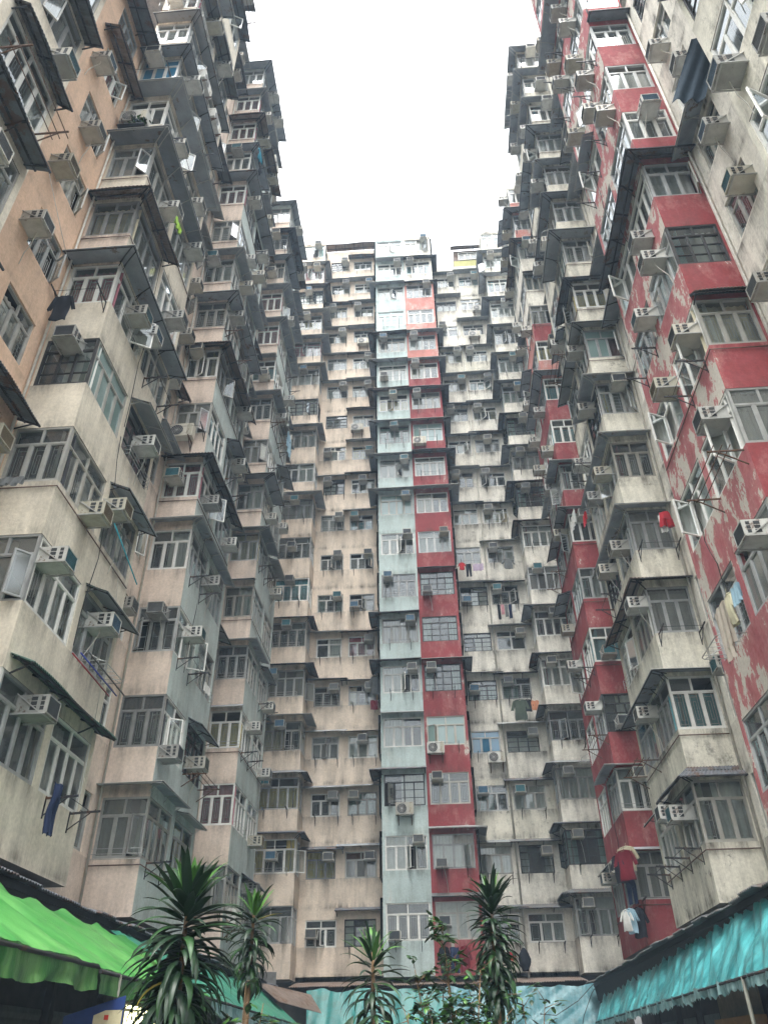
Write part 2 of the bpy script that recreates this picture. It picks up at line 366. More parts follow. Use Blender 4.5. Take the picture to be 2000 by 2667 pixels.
# ------------------------------------------------------------------ air conditioners
ACM = {}
def ac_tpl(kind):
    """kind: 0..4 window unit with that coil, 5/6 split outdoor unit"""
    if kind in ACM: return ACM[kind]
    cas, coil, brk, fan = MB(), MB(), MB(), None
    if kind < 5:
        w, h, d = .47, .34, .54; t = .022; y0 = -d
        cas.box((-w/2, y0+.03, 0), (w/2, .1, h))
        for x in (-w/2, w/2-t): cas.box((x, y0, 0), (x+t, y0+.03, h))
        for z in (0, h-t): cas.box((-w/2+t, y0, z), (w/2-t, y0+.03, z+t))
        for sx in (-1, 1):                                       # louvred openings on both flanks
            for k in range(4):
                yy = y0+.07+k*.1
                if k < 2:
                    for q in range(3): cas.box((sx*(w/2+.002)-.003, yy+(0 if k == 0 else .04), h*(.16+.26*q)), (sx*(w/2+.002)+.003, yy+(.07 if k == 0 else .15), h*(.36+.26*q)), 1)
        coil.box((-w/2+t, y0+.012, t), (w/2-t, y0+.028, h-t))
        n = 14
        for k in range(1, n): coil.box((-w/2+t, y0+.008, t+(h-2*t)*k/n), (w/2-t, y0+.0115, t+(h-2*t)*k/n+.005), 1)
        for sx in (-1, 1):
            x = sx*(w/2+.02)
            brk.bar((x, .1, -.015), (x, y0+.02, -.015), .028); brk.bar((x, .06, h+.02), (x, y0+.1, -.01), .02)
        brk.bar((-w/2-.03, y0+.06, -.016), (w/2+.03, y0+.06, -.016), .026)
        me = [cas.mesh('casing', [AC_Y if kind in (2,) else AC_W, AC_DK]), coil.mesh('coil_panel', [COILS[kind], AC_DK]), brk.mesh('bracket', [STEEL_L])]
        names = ['casing', 'coil_panel', 'bracket']
        if kind in (1, 4):
            hs_ = MB(); sg_ = 1 if kind == 1 else -1; hs_.tube([(.1*sg_, y0+.3, 0), (.1*sg_, y0+.3, -.1), (.16*sg_, y0+.36, -.35), (.2*sg_, -.06, -.62), (.22*sg_, -.03, -.95)], .011, 5, 0, False)
            me.append(hs_.mesh('drain_hose', [PIPE_W])); names.append('drain_hose')
    else:
        w, h, d = .82, .56, .3; y0 = -d-.12
        cas.box((-w/2, y0, .02), (w/2, -.12, h)); cas.box((w/2-.2, y0-.004, .06), (w/2-.03, y0, h-.05), 2)
        cx, cz, rr = -.13, h/2, .22
        P = [(cx+rr*cos(a), y0-.003, cz+rr*sin(a)) for a in [2*pi*k/24 for k in range(24)]]
        coil.face(list(reversed(P)), 1)
        for q in (1, .72, .45, .2):
            coil.tube([(cx+rr*q*cos(a), y0-.012, cz+rr*q*sin(a)) for a in [2*pi*k/20 for k in range(21)]], .006, 4, 0, False)
        for k in range(8): a = pi*k/8; coil.bar((cx-rr*cos(a), y0-.013, cz-rr*sin(a)), (cx+rr*cos(a), y0-.013, cz+rr*sin(a)), .006)
        for sx in (-.3, .3):
            brk.bar((sx, 0, 0), (sx, y0-.06, 0), .035); brk.bar((sx, 0, -.35), (sx, y0, -.02), .03); brk.bar((sx, -.01, 0), (sx, -.01, -.37), .03)
        me = [cas.mesh('casing', [AC_W, AC_DK, AC_Y]), coil.mesh('fan_guard', [STEEL_L, AC_DK]), brk.mesh('bracket', [STEEL if kind == 6 else RUSTY])]
        names = ['casing', 'fan_guard', 'bracket']
    ACM[kind] = (me, names); return ACM[kind]
ORD = ['first', 'second', 'third', 'fourth', 'fifth', 'sixth', 'seventh', 'eighth', 'ninth', 'tenth', 'eleventh', 'twelfth', 'thirteenth', 'fourteenth', 'fifteenth', 'sixteenth', 'seventeenth', 'eighteenth']
LOOK = ['teal backed', 'grey backed', 'tan backed', 'dark backed', 'blue backed']
USED = {}
def add_ac(fr, u, z, kind, stack, where, k, v=0.0):
    me, names = ac_tpl(kind)
    lab = '%s, %s, %s, %s row up' % (LOOK[kind]+' air conditioner' if kind < 5 else 'outdoor fan unit', where, stack, ORD[k])
    c = USED.get(lab, 0); USED[lab] = c+1
    if c: lab = ['another', 'third', 'fourth'][c-1] + ' ' + lab
    o = empty('air_conditioner', fr.p(u, v, z), lab, 'air conditioner', 'air conditioners hung on the apartment facades', fr.rz, root=False)
    for m, n in zip(me, names): put(n, m, o)
    return o

# ------------------------------------------------------------------ clothes racks and poles (fixed to the buildings)
RK = {}
def rack_tpl(kind):
    if kind in RK: return RK[kind]
    mb = MB()
    if kind == 0:      # pair of pole arms
        for x in (-.55, .55):
            mb.bar((x, 0, 0), (x, -.62, .03), .022, .04); mb.bar((x, 0, -.32), (x, -.42, .0), .018)
            mb.bar((x, -.005, .04), (x, -.005, -.36), .02, .035)
            for q in (.2, .35, .5): mb.bar((x, -q, .02), (x, -q-.02, .07), .012)
        mb.tube([(-.57, -.42, .035), (.57, -.42, .03)], .007, 4)
        me = mb.mesh('clothes_rack', [STEEL])
    elif kind == 1:    # tube cage
        for z in (0, .42):
            pts = [(-.6, 0, z), (-.6, -.5, z), (-.52, -.58, z), (.52, -.58, z), (.6, -.5, z), (.6, 0, z)]
            if z == 0: mb.tube(pts, .011, 5)
        for x in [-.4+.2*i for i in range(5)]: mb.tube([(x, 0, .01), (x, -.58, .0)], .007, 4)
        mb.tube([(-.6, 0, .3), (-.6, -.5, 0)], .009, 4); mb.tube([(.6, 0, .3), (.6, -.5, 0)], .009, 4)
        me = mb.mesh('clothes_rack', [STEEL_L])
    elif kind == 2:    # balcony style rail
        for z in (0, .12, .24): mb.tube([(-.7, 0, z), (-.7, -.16, z), (.7, -.16, z), (.7, 0, z)], .008, 4)
        for x in (-.7, .7): mb.tube([(x, -.16, -.08), (x, -.16, .26)], .009, 4)
        me = mb.mesh('window_rail', [STEEL if rnd.random() < .5 else STEEL_L])
    else:              # single arm and long bamboo or steel rods
        for x in (-.8, .8):
            mb.bar((x, 0, 0), (x, -.7, 0), .03, .03); mb.bar((x, 0, -.35), (x, -.5, -.02), .022)
        for q, dz in ((.3, .03), (.45, .035), (.62, .03)): mb.tube([(-.95, -q, dz), (.95, -q, dz)], .011, 5)
        me = mb.mesh('clothes_rack', [RUSTY])
    RK[kind] = me; return me
def add_rack(bld, fr, u, z, kind, v=0.0): return put('clothes_rack' if kind != 2 else 'window_rail', rack_tpl(kind), bld, fr.p(u, v, z), fr.rz)

# ------------------------------------------------------------------ camera
PITCH, YAW, ROLL, FPX = R(35.5), R(-3.5), R(.95), 2010.
CF = Vector((sin(YAW)*cos(PITCH), cos(YAW)*cos(PITCH), sin(PITCH))); _r = Vector((cos(YAW), -sin(YAW), 0)); _u = _r.cross(CF)
CR = cos(ROLL)*_r - sin(ROLL)*_u; CU = cos(ROLL)*_u + sin(ROLL)*_r
CAM = Vector((0, 0, 1.6))
cd = bpy.data.cameras.new('camera'); cam = bpy.data.objects.new('camera', cd); COL.objects.link(cam)
cd.sensor_fit = 'VERTICAL'; cd.sensor_height = 36; cd.lens = 36*FPX/2667; cd.clip_end = 600; cd.clip_start = .05
cam.matrix_world = Matrix(((CR.x, CU.x, -CF.x, CAM.x), (CR.y, CU.y, -CF.y, CAM.y), (CR.z, CU.z, -CF.z, CAM.z), (0, 0, 0, 1)))
sc.camera = cam
def seen(p, mx=260, my=260):
    """is a place anywhere near the field of view (things well outside it are not built)"""
    d = p-CAM; z = d.dot(CF)
    if z < .5: return False
    x = 1000+FPX*d.dot(CR)/z; y = 1333+FPX*-d.dot(CU)/z
    return -mx < x < 2000+mx and -my < y < 2667+my

# ------------------------------------------------------------------ apartment blocks
XL, XLM, XR, XRM = -7.27, -8.55, 6.27, 7.55
BL = 4.15; HB = 1.45
def block(base, label): return empty('apartment_block', base, label, 'apartment block')
def rk(p): return rnd.random() < p
def wing_bay(side, y0, ynext, label, short, front, sidem, rec, nfl, cans, acs, spec, recwin=True, rackp=.45, cbias='flat'):
    """one projecting bay of a wing and the stretch of recessed wall behind it"""
    L = side == 'L'; X, XM = (XL, XLM) if L else (XR, XRM)
    bld = block((XM, y0+2, 0), label)
    mats = [front, ROOM, sidem, rec, SOFF, W_WHITE, W_SALRED, W_GREENW, W_RED, W_PINK, W_LBLUE, W_RED2]
    mb = MB(); W = abs(XM-X)
    ff = Fr(XM, y0, 0) if L else Fr(X, y0, 0)
    sf = Fr(X, y0, pi/2) if L else Fr(X, y0+BL, -pi/2)
    bf = Fr(X, y0+BL, pi) if L else Fr(XM, y0+BL, pi)
    RLn = ynext-y0-BL
    rf = Fr(XM, y0+BL, pi/2) if L else Fr(XM, ynext, -pi/2)
    fw = (.06, W) if L else (0, W-.06)
    s1 = (0, 1.95) if L else (BL-1.95, BL); s2 = (2.2, 4.0) if L else (.15, 1.95)
    xa, xb = min(X, XM), max(X, XM)
    for k in range(nfl):
        s = sill(k); h = s+HB; zl, zh = s-FH+HB, h
        top = k == nfl-1
        fm = spec.get(('f', k), 0); sm = spec.get(('s', k), 2); rm = spec.get(('r', k), 3)
        fin = .0 if not spec.get(('solid', k)) else 1
        hs = s+HB
        wall_face(mb, ff, 0, W, zl, zh, [(fw[0], fw[1], s, hs, False)], fm)
        sh = [(s1[0], s1[1], s, hs, False), (s2[0], s2[1], s, hs, False)]
        wall_face(mb, sf, 0, BL, zl, zh, sh, sm)
        wall_face(mb, bf, 0, W, zl, zh, [], sm)
        mb.face([(xa, y0, s-.002), (xb, y0, s-.002), (xb, y0+BL, s-.002), (xa, y0+BL, s-.002)], fm)
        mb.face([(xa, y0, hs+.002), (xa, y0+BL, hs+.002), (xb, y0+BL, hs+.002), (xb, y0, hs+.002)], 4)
        # the inner room: back wall on the line of the main wall, party wall at mid bay
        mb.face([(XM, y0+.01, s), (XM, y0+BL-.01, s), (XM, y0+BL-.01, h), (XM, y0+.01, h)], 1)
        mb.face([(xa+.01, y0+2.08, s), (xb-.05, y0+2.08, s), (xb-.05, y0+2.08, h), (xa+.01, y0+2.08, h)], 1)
        # recess wall
        rh = []
        if recwin:
            wa = (RLn-1.75, RLn-.5) if L else (.5, 1.75); rh.append((*wa, s+.05, s+1.4))
            if RLn > 3.2: wb = (.45, 1.3) if L else (RLn-1.3, RLn-.45); rh.append((*wb, s+.15, s+1.3))
        wall_face(mb, rf, 0, RLn, zl, zh, rh, rm, .15)
        # ledge line under the sills
        def vis(fr, u): return seen(fr.p(u, 0, s+.7))
        st = lambda: rnd.choice([0,1,2,3,4,5,6,8,9,11,0,6,3,7,12,13,14,15,18,20,23,24,25,26,27,30,35,22])
        if vis(ff, W/2): add_window(bld, ff, (fw[0]+fw[1])/2+(-.006 if L else .006), s, fw[1]-fw[0]-.012, HB, spec.get(('fw', k), st()), -.045)
        for i, q in enumerate((s1, s2)):
            if vis(sf, sum(q)/2):
                a, b = q
                if i == 0: (a, b) = (a+.08, b) if L else (a, b-.08)
                add_window(bld, sf, (a+b)/2, s, b-a-.004, HB, spec.get(('sw', k), st()), -.05)
        for (a, b, c, d) in rh:
            if vis(rf, (a+b)/2): add_window(bld, rf, (a+b)/2, c, b-a, d-c, st(), -.08)
        # canopies
        cz = s+HB+rnd.uniform(.1, .34); ty = spec.get(('ct', k), None)
        if ty is None: ty = cbias if rk(.72) else rnd.choice(['dark', 'dark', 'tan'])
        cp = spec.get(('c', k))
        if cp is None:
            pr = cans(k); cp = ''
            if rk(pr*.8): cp = 'FS'
            elif rk(pr*.8): cp = 'S2'
            elif rk(.4): cp = 'F'
            if rk(pr*.55): cp += 'R'
        pj = rnd.uniform(.4, .6); dr = rnd.uniform(.08, .2) if ty == 'flat' else rnd.uniform(.15, .34)
        if seen(Vector((X, y0+2, cz)), 500, 500):
            if 'FS' in cp:
                e = 4.1 if rk(.6) else 2.1
                pa = [(XM, y0), (X, y0), (X, y0+e)] if L else [(X, y0+e), (X, y0), (XM, y0)]
                canopy(bld, pa, cz, pj, dr, ty)
                if e < 3 and rk(.6):
                    pa = [(X, y0+2.15), (X, y0+4.1)] if L else [(X, y0+4.1), (X, y0+2.15)]
                    canopy(bld, pa, cz-.12, pj*.9, dr, 'flat')
            elif 'S2' in cp:
                pa = [(X, y0+2.1), (X, y0+4.15)] if L else [(X, y0+4.15), (X, y0+2.1)]
                canopy(bld, pa, s+HB+.14, pj, dr+.05, ty)
            elif 'F' in cp:
                pa = [(XM, y0), (X+.05, y0)] if L else [(X-.05, y0), (XM, y0)]
                canopy(bld, pa, cz, pj*.8, dr, ty)
            elif 'A' in cp:
                pa = [(X, y0+.1), (X, y0+4.1)] if L else [(X, y0+4.1), (X, y0+.1)]
                canopy(bld, pa, cz, pj, dr, ty)
            if 'R' in cp and RLn > 2:
                a, b = y0+BL+.1, ynext-.05
                if rk(.5): a = (a+b)/2-.3
                canopy(bld, [(XM, a), (XM, b)] if L else [(XM, b), (XM, a)], s+HB+.25, rnd.uniform(.5, .7), .25, ty)
        # air conditioners
        for (pr, fr, u, wh, v) in ((.6, sf, (s1[0]+s1[1])/2+rnd.uniform(-.5, .5), 'nearer side window', 0), (.6, sf, (s2[0]+s2[1])/2+rnd.uniform(-.4, .4), 'farther side window', 0),
                                   (.34 if k else 0, ff, W/2+rnd.uniform(-.2, .2), 'front window', 0), (.5, rf, (RLn-1.2 if L else 1.2)+rnd.uniform(-.3, .3), 'recessed window', 0)):
            if k in acs.get('skip', ()) and fr is not ff: continue
            if rk(pr) and seen(fr.p(u, .5, s+1), 60, 60):
                zz = s+rnd.choice([.98, .98, 1.02, .1, -.1]); kd = rnd.choice([0, 1, 1, 3, 4, 2, 1, 3]) if rk(.97) else 5
                if kd >= 5: zz = s-.45
                add_ac(fr, u, zz, kd, short, wh, k)
        for (pr, fr, u) in ((rackp, sf, s1[0]+1), (rackp, sf, s2[0]+.9), (rackp*.7, ff, W/2)):
            if rk(pr) and seen(fr.p(u, .5, s), 60, 60): add_rack(bld, fr, u, s-.05, rnd.choice([0, 0, 1, 3, 2]) if fr is sf else rnd.choice([2, 0]))
    for (fw_, u, z, kd) in acs.get('fix', ()):
        fr = sf if fw_ == 's' else (rf if fw_ == 'r' else ff)
        uu = (u-y0 if L else y0+BL-u) if fw_ == 's' else ((u-y0-BL if L else ynext-u) if fw_ == 'r' else u)
        k = max(0, int((z-Z0+.3)/FH)); add_ac(fr, uu, z-.21, kd, short, {'s': 'side window', 'r': 'recessed window', 'f': 'front window'}[fw_], k)
    zt = sill(nfl-1)+HB
    z0 = sill(0)-FH+HB
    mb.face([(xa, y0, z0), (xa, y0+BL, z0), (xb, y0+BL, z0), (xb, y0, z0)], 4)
    # roof edge, roof sheds set in from the edge
    xo = XM-6 if L else XM+6
    mb.box((min(xo, X), y0-.02, zt), (max(xo, X), y0+BL+.02, zt+.75), sm); mb.box((min(xo, XM), y0+BL+.02, zt), (max(xo, XM), ynext-.02, zt+.8), 3)
    mb.box((min(xo, XM), y0+.3, 0), (max(xo, XM+(-.8 if L else .8)), ynext+.0, zt-.01), 1) if False else None
    o = mb.build('wall', mats, bld)
    # pipes
    pb = MB()
    for yy in (y0+BL+.12, ynext-.18):
        xx = XM+(.06 if L else -.06)
        pb.tube([(xx, yy, 4.3), (xx, yy, zt+.4)], .035, 6)
    pb.build('drainpipe', [PIPE_W], bld)
    pc = MB()
    for k in range(nfl):
        if rk(.45):
            s = sill(k)-.16; e = .03
            pts = [(XM, y0-e, s), (X+e, y0-e, s), (X+e, y0+BL-.1, s-.03)] if L else [(XM, y0-e, s), (X-e, y0-e, s), (X-e, y0+BL-.1, s-.03)]
            if seen(Vector((X, y0, s)), 60, 60): pc = MB(); pc.tube(pts, .016, 5); pc.build('conduit', [PIPE_B], bld)
    return bld

LB = [3.7, 11.77, 19.7, 28.05, 36.7]; RB = [3.75, 11.8, 19.93, 27.85, 36.6]
up = lambda a, b: (lambda k: a if k < 5 else b)
wing_bay('L', LB[0], LB[1], 'cream plaster apartment stack on the left, nearest of the left wing, salmon wall behind it', 'nearest left stack', W_CREAM, W_CREAM, W_SALMON, 9, up(.6, .75),
         {'fix': [('r', 9.8, 17.1, 1), ('r', 9.9, 19.6, 2), ('r', 10.4, 22.1, 1), ('r', 9.8, 24.7, 4), ('r', 10.9, 11.7, 2), ('s', 6.6, 14.4, 1), ('s', 7.2, 18.7, 0)], 'skip': range(0, 9)}, {('ct', k): 'dark' for k in (2, 3, 4)}, cbias='dark')
wing_bay('L', LB[1], LB[2], 'cream fronted apartment stack with long side windows, second from the left edge', 'cream left stack', W_CREAM, W_CREAM, W_PINK, 15, up(.3, .9),
         {'fix': [('s', 12.1, 9.55, 0), ('s', 14.6, 9.47, 4), ('s', 12.8, 6.87, 3), ('s', 13.1, 11.35, 2), ('s', 14.0, 12.1, 2), ('s', 12.8, 17.37, 0), ('s', 13.6, 17.5, 4), ('s', 14.8, 14.7, 1), ('r', 18.3, 12.0, 1)], 'skip': range(0, 5)},
         {('c', 0): 'A', ('ct', 0): 'green', ('c', 1): 'S2', ('ct', 1): 'flat', ('c', 2): 'S2', ('ct', 2): 'flat', ('c', 3): 'S2', ('ct', 3): 'flat', ('c', 4): 'FSR', ('ct', 4): 'flat', ('f', 5): 9, ('fw', 3): 7, ('fw', 2): 0, ('sw', 2): 0, ('s', 0): 2, ('fw', 8): 10})
wing_bay('L', LB[2], LB[3], 'apartment stack with pink front and pale blue side, middle of the left wing', 'pink and blue left stack', W_PINK, W_LBLUE, W_PINK, 15, up(.55, .9),
         {'fix': [('s', 20.0, 8.4, 3), ('s', 20.6, 12.2, 0), ('s', 22.5, 8.9, 1), ('s', 21.7, 14.6, 1), ('f', .5, 17.4, 0)], 'skip': range(0, 4)}, {('c', 0): 'FS', ('ct', 0): 'flat', ('c', 1): 'S2', ('ct', 1): 'flat', ('c', 2): '', ('fw', 1): 0, ('fw', 0): 2})
wing_bay('L', LB[3], LB[4]-.0, 'farther apartment stack with pink front and blue side, before the left corner', 'far pink left stack', W_PINK, W_LBLUE, W_PINK, 15, up(.55, .92), {}, {('c', 1): '', ('c', 0): 'S2'})
redw = {('r', k): 3 for k in range(16)}
wing_bay('R', RB[0], RB[1], 'off-white apartment stack on the right, nearest of the right wing', 'nearest right stack', W_WHITE2, W_WHITE2, W_WHITE, 9, up(.55, .7),
         {'fix': [('r', 10.1, 19.4, 4), ('r', 10.1, 17.3, 0), ('r', 10.0, 22.5, 1), ('r', 10.7, 24.8, 1), ('r', 10.8, 14.6, 1), ('s', 7.3, 16.4, 4), ('s', 6.0, 14.9, 1)], 'skip': range(0, 9)}, {})
wing_bay('R', RB[1], RB[2], 'red apartment stack with peeling paint, second of the right wing', 'peeling red right stack', W_RED, W_RED2, W_WHITE, 14, up(.25, .92),
         {'fix': [('s', 11.95+.2, 9.4, 3), ('s', 12.3, 12.33, 3), ('s', 14.0, 14.89, 2), ('s', 13.9, 17.3, 0), ('s', 12.2, 14.74, 3), ('s', 12.7, 18.9, 3), ('s', 12.5, 17.8, 1), ('s', 12.3, 24.5, 1), ('s', 12.8, 27.7, 1), ('s', 13.2, 29.7, 2), ('r', 18.4, 9.6, 0), ('r', 17.7, 9.3, 4)], 'skip': range(0, 7)},
         {('c', 0): '', ('c', 1): '', ('c', 2): '', ('c', 3): 'F', ('ct', 3): 'tan', ('c', 4): '', ('c', 5): 'FS', ('ct', 5): 'dark', ('sw', 2): 4, ('sw', 3): 4}, rackp=.35)
wing_bay('R', RB[2], RB[3], 'weathered white apartment stack with mouldy parapets, middle of the right wing', 'mouldy white right stack', W_WHITE2, W_WHITE2, W_WHITE, 15, up(.7, .92),
         {'fix': [('s', 20.7, 14.57, 1), ('s', 20.2, 12.3, 1), ('s', 22.6, 14.88, 1), ('s', 21.7, 9.6, 1), ('s', 21.6, 6.87, 3), ('s', 20.6, 6.6, 0), ('s', 20.7, 17.5, 2), ('s', 22.2, 17.6, 1)], 'skip': range(0, 5)},
         {('c', 0): 'FS', ('ct', 0): 'dark', ('c', 1): 'FS', ('ct', 1): 'flat', ('c', 2): 'FS', ('ct', 2): 'tan', ('c', 3): 'FS', ('ct', 3): 'flat'}, rackp=.4)
wing_bay('R', RB[3], RB[4]+.1, 'bright red apartment stack beyond the mouldy white one', 'far red right stack', W_RED, W_RED, W_WHITE, 15, up(.55, .9),
         {}, {('f', 8): 8, ('f', 9): 6, ('s', 9): 6, ('s', 10): 6, ('f', 11): 5, ('s', 11): 5, ('f', 12): 5, ('s', 12): 5, ('s', 13): 5, ('f', 13): 6, ('f', 14): 6, ('s', 14): 5, ('fw', 2): 7, ('c', 1): 'FS', ('ct', 1): 'flat', ('c', 2): '', ('c', 3): '', ('c', 0): 'FS'}, rackp=.5)

# ---- loose wiring strung over the wings
for i in range(26):
    L = i % 2 == 0; b_ = rnd.choice((LB if L else RB)[:4]); x = (XL-.0 if L else XR+.0)+(.06 if L else -.06)
    ya = b_+rnd.uniform(.1, 3.8); za = sill(rnd.randrange(0, 11))+rnd.uniform(-.5, 1.2); n = rnd.choice([1, 2, 3]); yb = ya+rnd.uniform(-.4, .4)
    if not seen(Vector((x, ya, za)), 30, 30): continue
    pts = [(x+(.1 if L else -.1)*sin(3.1*q/8)*rnd.uniform(.5, 1.4), ya+(yb-ya)*q/8+.05*sin(q*2+i), za+FH*n*q/8) for q in range(9)]
    m = MB(); m.tube(pts, .01, 4, 0, False)
    o = m.build('loose_cable', [BEAM_ if i % 3 else PIPE_W]); tag(o, '%s cable up the %s stack, from the %s row, %s' % ('black' if i % 3 else 'white', {0: 'nearest', 1: 'second', 2: 'third', 3: 'farthest'}[(LB if L else RB).index(b_)]+(' left' if L else ' right'), ORD[int((za-Z0)/FH)], ['', 'near its front edge', 'before its middle pier', 'past its middle pier', 'near its rear edge'][max(1, min(4, int(ya-b_)+1))]), 'cable', 'loose cables on the wings')
# ---- the centre facade
YS, YM, NC = 36.8, 38.15, 18
def centre_stack(x0, x1, y, label, short, mat, matfor, cans, acs, side=None, nfl=NC, hw=HB, post=.12, styles=None):
    """a projecting stack facing the camera; its flanks are visible when side is given"""
    bld = block(((x0+x1)/2, y+.6, 0), label); mb = MB(); W = x1-x0; D = YM-y
    mats = [mat, ROOM, W_WHITE, W_SALRED, SOFF, W_BEIGE, W_YEL, W_RED, W_BLUE]
    ff = Fr(x0, y, 0); lf = Fr(x0, YM, -pi/2); rf = Fr(x1, y, pi/2)
    for k in range(nfl):
        s = sill(k); zl, zh = s-FH+HB, s+HB; m = matfor(k)
        a, b = post, W-post
        if side == 'R': b = W
        if side == 'L': a = 0
        wall_face(mb, ff, 0, W, zl, zh, [(a, b, s, s+hw)] if not side else [(a, b, s, s+hw, False)], m, .15)
        wall_face(mb, lf, 0, D, zl, zh, [(.25, D, s, s+hw, False)] if side == 'L' else [], m)
        wall_face(mb, rf, 0, D, zl, zh, [(0, D-.25, s, s+hw, False)] if side == 'R' else [], m)
        if side:
            mb.face([(x0, y, s-.002), (x1, y, s-.002), (x1, YM, s-.002), (x0, YM, s-.002)], m)
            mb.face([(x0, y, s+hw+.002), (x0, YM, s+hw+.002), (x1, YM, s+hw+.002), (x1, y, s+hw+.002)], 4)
            mb.face([(x0, YM, s), (x1, YM, s), (x1, YM, s+hw), (x0, YM, s+hw)], 1)
            xi = x0+.03 if side == 'R' else x1-.03
            mb.face([(xi, y+.2, s), (xi, YM, s), (xi, YM, s+hw), (xi, y+.2, s+hw)], 1)
        st = (styles or {}).get(k, rnd.choice([0,1,2,3,4,5,6,8,9,11,0,6,3,7,12,13,14,15,18,20,23,24,25,26,27,30,35,22]))
        add_window(bld, ff, (a+b)/2, s, b-a-.01, hw, st, -.06)
        if side == 'R': add_window(bld, rf, (D-.25)/2+.05, s, D-.25-.1, hw, st+12, -.05)
        if side == 'L': add_window(bld, lf, .25+(D-.25)/2-.05, s, D-.25-.1, hw, st+12, -.05)
        c = cans.get(k)
        if c:
            ty, wr = c; cz = s+hw+.34; p = [(x0, y), (x1, y)]
            if 'L' in wr: p = [(x0, YM-.02)] + p
            if 'R' in wr: p = p + [(x1, YM-.02)]
            canopy(bld, p, cz, rnd.uniform(.42, .6) if 'n' not in wr else .32, rnd.uniform(.14, .24), ty)
        a_ = acs.get(k)
        if a_:
            u = {'L': .5, 'C': W/2, 'R': W-.5}[a_[1]]; z = s+{'T': hw-.42, 'M': .5, 'B': .0, 'U': -.5}[a_[0]]
            add_ac(ff, u, z, rnd.choice([0, 1, 1, 3, 4]) if a_[0] != 'U' else 5, short, 'front window', k)
        if rk(.6): add_rack(bld, ff, W/2, s-.05, rnd.choice([0, 0, 0, 2, 2]))
    z0 = sill(0)-FH+HB; mb.face([(x0, y, z0), (x0, YM, z0), (x1, YM, z0), (x1, y, z0)], 4)
    zt = sill(nfl-1)+HB
    mb.box((x0, y-.01, zt), (x1, YM+4, zt+.3), matfor(nfl-1))
    mb.build('wall', mats, bld)
    return bld
def flat_wall(cols, x0, x1, label, short, mat, matfor, cans, acs, nfl=NC, styles=None, pipes=(), racks=.8):
    bld = block(((x0+x1)/2, YM+1, 0), label); mb = MB(); fr = Fr(x0, YM, 0); W = x1-x0
    mats = [mat, ROOM, W_WHITE, W_SALRED, SOFF, W_BEIGE, W_YEL, W_RED, W_BLUE, W_WHITE2]
    for k in range(nfl):
        s = sill(k); zl, zh = s-FH+HB, s+HB
        if k == 0: zl -= .3
        hs = []
        for ci, (a, b) in enumerate(cols):
            j = rnd.uniform(-.06, .06); hgt = 1.08+rnd.choice([0, 0, .06, .12]); hs.append((a-x0+j-.04, b-x0+j+rnd.uniform(.0, .12), s-.03, s-.03+hgt))
        wall_face(mb, fr, 0, W, zl, zh, hs, matfor(k), .14)
        for ci, (a, b, c, d) in enumerate(hs):
            st = (styles or {}).get((ci, k), rnd.choice([0,1,2,3,4,5,6,8,9,11,0,6,3,7,12,13,14,15,18,20,23,24,25,26,27,30,35,22]))
            add_window(bld, fr, (a+b)/2, c, b-a, d-c, st, -.06)
            cn = cans[ci].get(k)
            if cn:
                ty = cn; canopy(bld, [(x0+a-.4, YM), (x0+b+.4, YM)], s+1.08+rnd.uniform(.3, .45), rnd.uniform(.42, .6), rnd.uniform(.15, .25), ty)
            ac = acs[ci].get(k)
            if ac:
                u = {'L': a+.33, 'C': (a+b)/2, 'R': b-.3}[ac[1]]; z = s+{'T': .68, 'M': .3, 'B': .0, 'U': -.62}[ac[0]]
                add_ac(fr, u, z, rnd.choice([0, 1, 1, 3, 4, 1]) if ac[0] != 'U' else 5, short, ('left window' if ci == 0 else 'right window'), k)
            if rk(racks): add_rack(bld, fr, (a+b)/2+.1, s-.1, 0 if rk(.75) else 2)
    zt = sill(nfl-1)+HB; mb.box((x0, YM, zt), (x1, YM+4, zt+.9), matfor(nfl-1))
    mb.build('wall', mats, bld)
    for x in pipes:
        pb = MB(); pb.tube([(x, YM-.07, 4.2), (x, YM-.07, zt)], .045, 6); pb.build('drainpipe', [PIPE_W], bld)
    return bld
fl, dk, tn = 'flat', 'dark', 'tan'
centre_stack(-2.58, -.44, YS, 'pale blue apartment stack in the centre, left of the red one', 'pale blue centre stack', W_BLUE, lambda k: 0,
    {2: (dk, 'L'), 3: (fl, ''), 4: (dk, 'L'), 5: (dk, 'L'), 8: (fl, 'L'), 9: (fl, 'L'), 10: (fl, 'L'), 11: (tn, 'L'), 12: (fl, 'L'), 13: (dk, 'L'), 15: (fl, 'L'), 16: (fl, '')},
    {0: 'BL', 1: 'TR', 2: 'UC', 4: 'TR', 5: 'TR', 6: 'TL', 7: 'TR', 8: 'TR', 10: 'TC', 11: 'TC', 13: 'TL', 12: 'BL', 9: 'TR', 16: 'TR'}, styles={3: 9, 14: 5, 17: 0})
centre_stack(-.46, 1.64, YS-.03, 'bright red apartment stack in the centre, right of the pale blue one', 'red centre stack', W_RED, lambda k: 3 if k in (15, 14, 13) else (2 if k > 15 else 0),
    {0: (dk, 'n'), 1: (fl, 'R'), 4: (fl, 'R'), 6: (dk, 'n'), 8: (fl, 'R'), 9: (dk, 'R'), 10: (fl, 'R'), 11: (dk, 'R'), 12: (fl, 'R'), 13: (fl, 'R'), 15: (dk, 'Rn'), 16: (dk, 'R')},
    {0: 'ML', 1: 'BL', 2: 'TL', 3: 'UL', 4: 'TL', 6: 'BL', 7: 'TR', 10: 'UL', 11: 'TL', 12: 'TL', 13: 'TL', 15: 'TR', 16: 'TL', 17: 'TR'}, styles={3: 5, 4: 7, 5: 7, 6: 7, 10: 5, 14: 1}, nfl=18)
